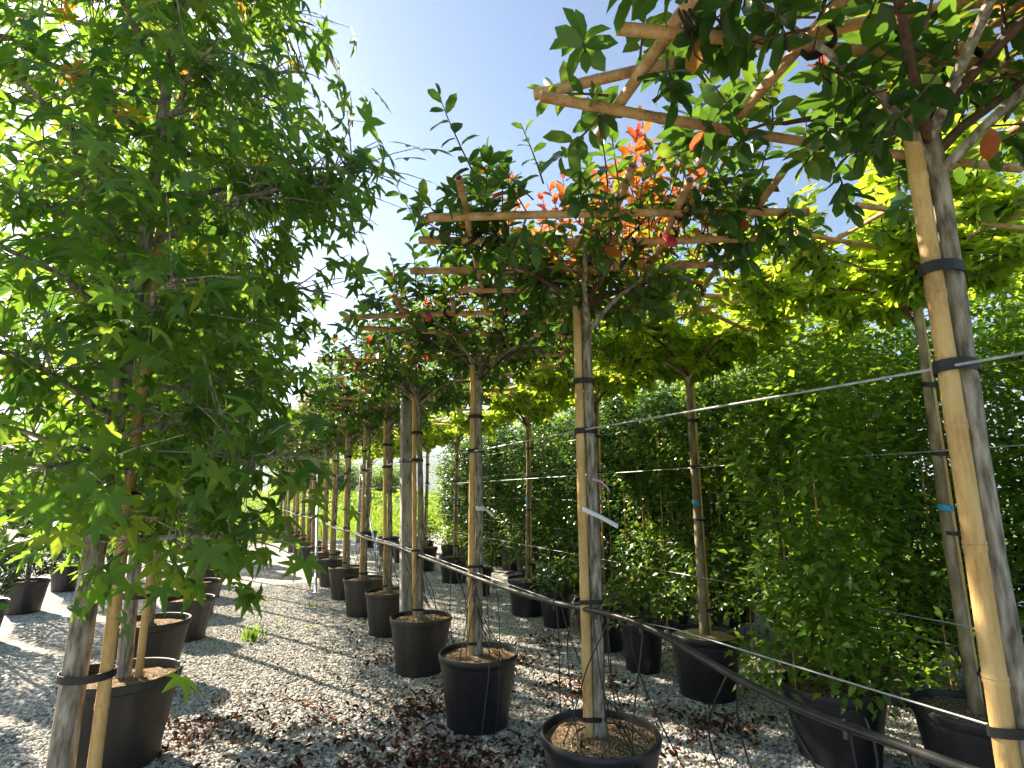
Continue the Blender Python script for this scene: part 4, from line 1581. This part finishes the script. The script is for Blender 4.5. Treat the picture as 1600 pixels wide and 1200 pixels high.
# looped tube and small dripper on the soil of the labelled tree
pts = [(-.02 + .17 * math.cos(a) + (ROW_X - PX), -.08 + .10 * math.sin(a), .425 + .05 * abs(math.sin(a))) for a in np.linspace(.2, 3.3, 18)]
link('drip_tube', MB().tube(pts, .0032, 5).mesh('drip_tube'), ir, M['hose'])
for (x, y) in ((-.14, -.06), (.12, .02)):
    link('dripper', MB().tube([(x + .07, y, .41), (x + .07, y, .445), (x + .075, y + .01, .455)], [.004, .008, .006], 8).mesh('dripper'), ir, M['hose'])
wire('low_wire', [(PX + .03, y, z) for y, z in ((-.6, 1.01), (1.18, 1.0), (1.74, 1.0), (2.35, .955), (4.34, .975), (5.62, .99), (9.6, .97), (13, 1.0))], .0025, 'thin pale wire carrying the black irrigation pipe')

# ------------------------------------------------------------------ fallen leaves
rs = random.Random(99)
lv = Leaves()
patches = [(1.15, 3.3, .55, 420), (.75, 2.9, .5, 300), (.25, 3.3, .5, 220), (1.3, 4.1, .35, 150), (.5, 4.2, .6, 120), (-.1, 4.4, .35, 130), (1.9, 2.75, .4, 200), (2.3, 3.3, .45, 200), (2.6, 4.0, .4, 160), (2.2, 2.3, .45, 240), (2.9, 3.0, .35, 150),
           (2.4, 4.9, .4, 110), (3.0, 5.3, .4, 90), (1.0, 2.45, .45, 260), (.3, 2.4, .5, 200), (2.7, 1.9, .4, 150), (1.7, 4.3, .2, 60), (1.5, 5.4, .3, 70), (4.0, 3.2, .4, 120), (4.0, 5.0, .5, 130), (1.0, 5.5, 1.2, 90), (2.0, 6.8, 1.2, 110), (1.2, 3.4, 1.6, 420)]
pots_xy = [(ROW_X, a[0], .25) for a in specA] + [(b_[0], b_[1], .25) for b_ in specB]
for (cx, cy, sg, n) in patches:
    for i in range(int(n * 1.45)):
        x, y = cx + rs.gauss(0, sg * .5), cy + rs.gauss(0, sg * .5)
        if any((x - a) ** 2 + (y - b_) ** 2 < r_ * r_ for a, b_, r_ in pots_xy):
            continue
        a = rs.random() * 6.283
        c = min(1, rs.random() ** 1.5 * .9)
        if rs.random() < .02:
            c = 1.0
        lv.add(np.array([x, y, .018 + rs.random() * .012]), unit([math.cos(a), math.sin(a), rs.gauss(0, .2)]), unit([rs.gauss(0, .4), rs.gauss(0, .4), 1]), rs.uniform(.026, .055), c)
arr = lv.arrays()
ok, z = in_view(arr[0])
size = np.where(ok, arr[3] / np.maximum(z, .3), 0)
pick = np.argsort(-size)[:300]
A = frames(arr[1], arr[2])
for i in pick:
    o = link('fallen_leaf', one_leaf_mesh('dead', int(i) % 4, arr[4][i], M['dead']), None, None, 'curled dry leaf fallen on the pale gravel', 'leaf', 'fallen leaves on the gravel')
    s_ = arr[3][i]
    o.matrix_basis = Matrix([list(A[i][r_] * s_) + [arr[0][i][r_]] for r_ in range(3)] + [[0, 0, 0, 1]])
keep = np.setdiff1d(np.arange(len(arr[0])), pick)
link('leaf_litter', leaf_mass('leaf_litter', 'dead', tuple(a[keep] for a in arr)), None, M['dead'], 'dry brown leaf litter strewn thinly over the gravel', 'leaf litter', None, 'stuff')

# weeds in the gravel path
for i, (x, y, n, s, c, sp_, lab) in enumerate([(.28, 6.7, 60, .16, .3, 'blade', 'tuft of green grass growing in the gravel path'), (.55, 7.3, 14, .10, .9, 'small', 'yellow-green seedling in the gravel near the grass tuft'), (.45, 8.6, 16, .12, .85, 'small', 'leafy light-green seedling standing taller in the gravel path'),
                                           (.85, 6.9, 12, .08, .9, 'small', 'tiny bright seedling in the sunlit gravel beside the photinia pots'), (1.05, 8.3, 26, .09, .4, 'blade', 'low patch of grass in the gravel by the brown pots')]):
    t = thing('weed', (x, y, 0), lab, 'weed')
    lw = Leaves()
    for k in range(n):
        a = rs.random() * 6.283
        if sp_ == 'blade':
            lw.add(np.array([rs.gauss(0, .05), rs.gauss(0, .05), .0]), unit([math.cos(a) * .5, math.sin(a) * .5, 1]), np.array([math.cos(a), math.sin(a), .3]), s * rs.uniform(.5, 1.2), c * rs.uniform(.5, 1.2))
        else:
            lw.add(np.array([rs.gauss(0, .03), rs.gauss(0, .03), s * rs.uniform(.2, 1)]), unit([math.cos(a), math.sin(a), rs.uniform(0, .6)]), np.array([0, 0, 1.]), s * rs.uniform(.35, .6), min(1, c * rs.uniform(.7, 1.1)))
    link('leaves', leaf_mass('leaves', sp_, lw.arrays()), t, M['grass'])
    link('stem', MB().tube([(0, 0, -.01), (.004, 0, s * .9)], [.003, .0015], 5).mesh('stem'), t, M['grass'])

# ------------------------------------------------------------------ the air
HAZE = True
if HAZE:
    m, n, l, out = nodes_of('hazy_air')
    pv = n.new('ShaderNodeVolumePrincipled')
    pv.inputs['Color'].default_value = (.74, .87, 1, 1)
    pv.inputs['Density'].default_value = 0.9e-4
    pv.inputs['Anisotropy'].default_value = .3
    l.new(pv.outputs[0], out.inputs['Volume'])
    link('haze', MB().box((0, 2500, 250), (20000, 24000, 520)).mesh('haze', False), None, m, kind='stuff')
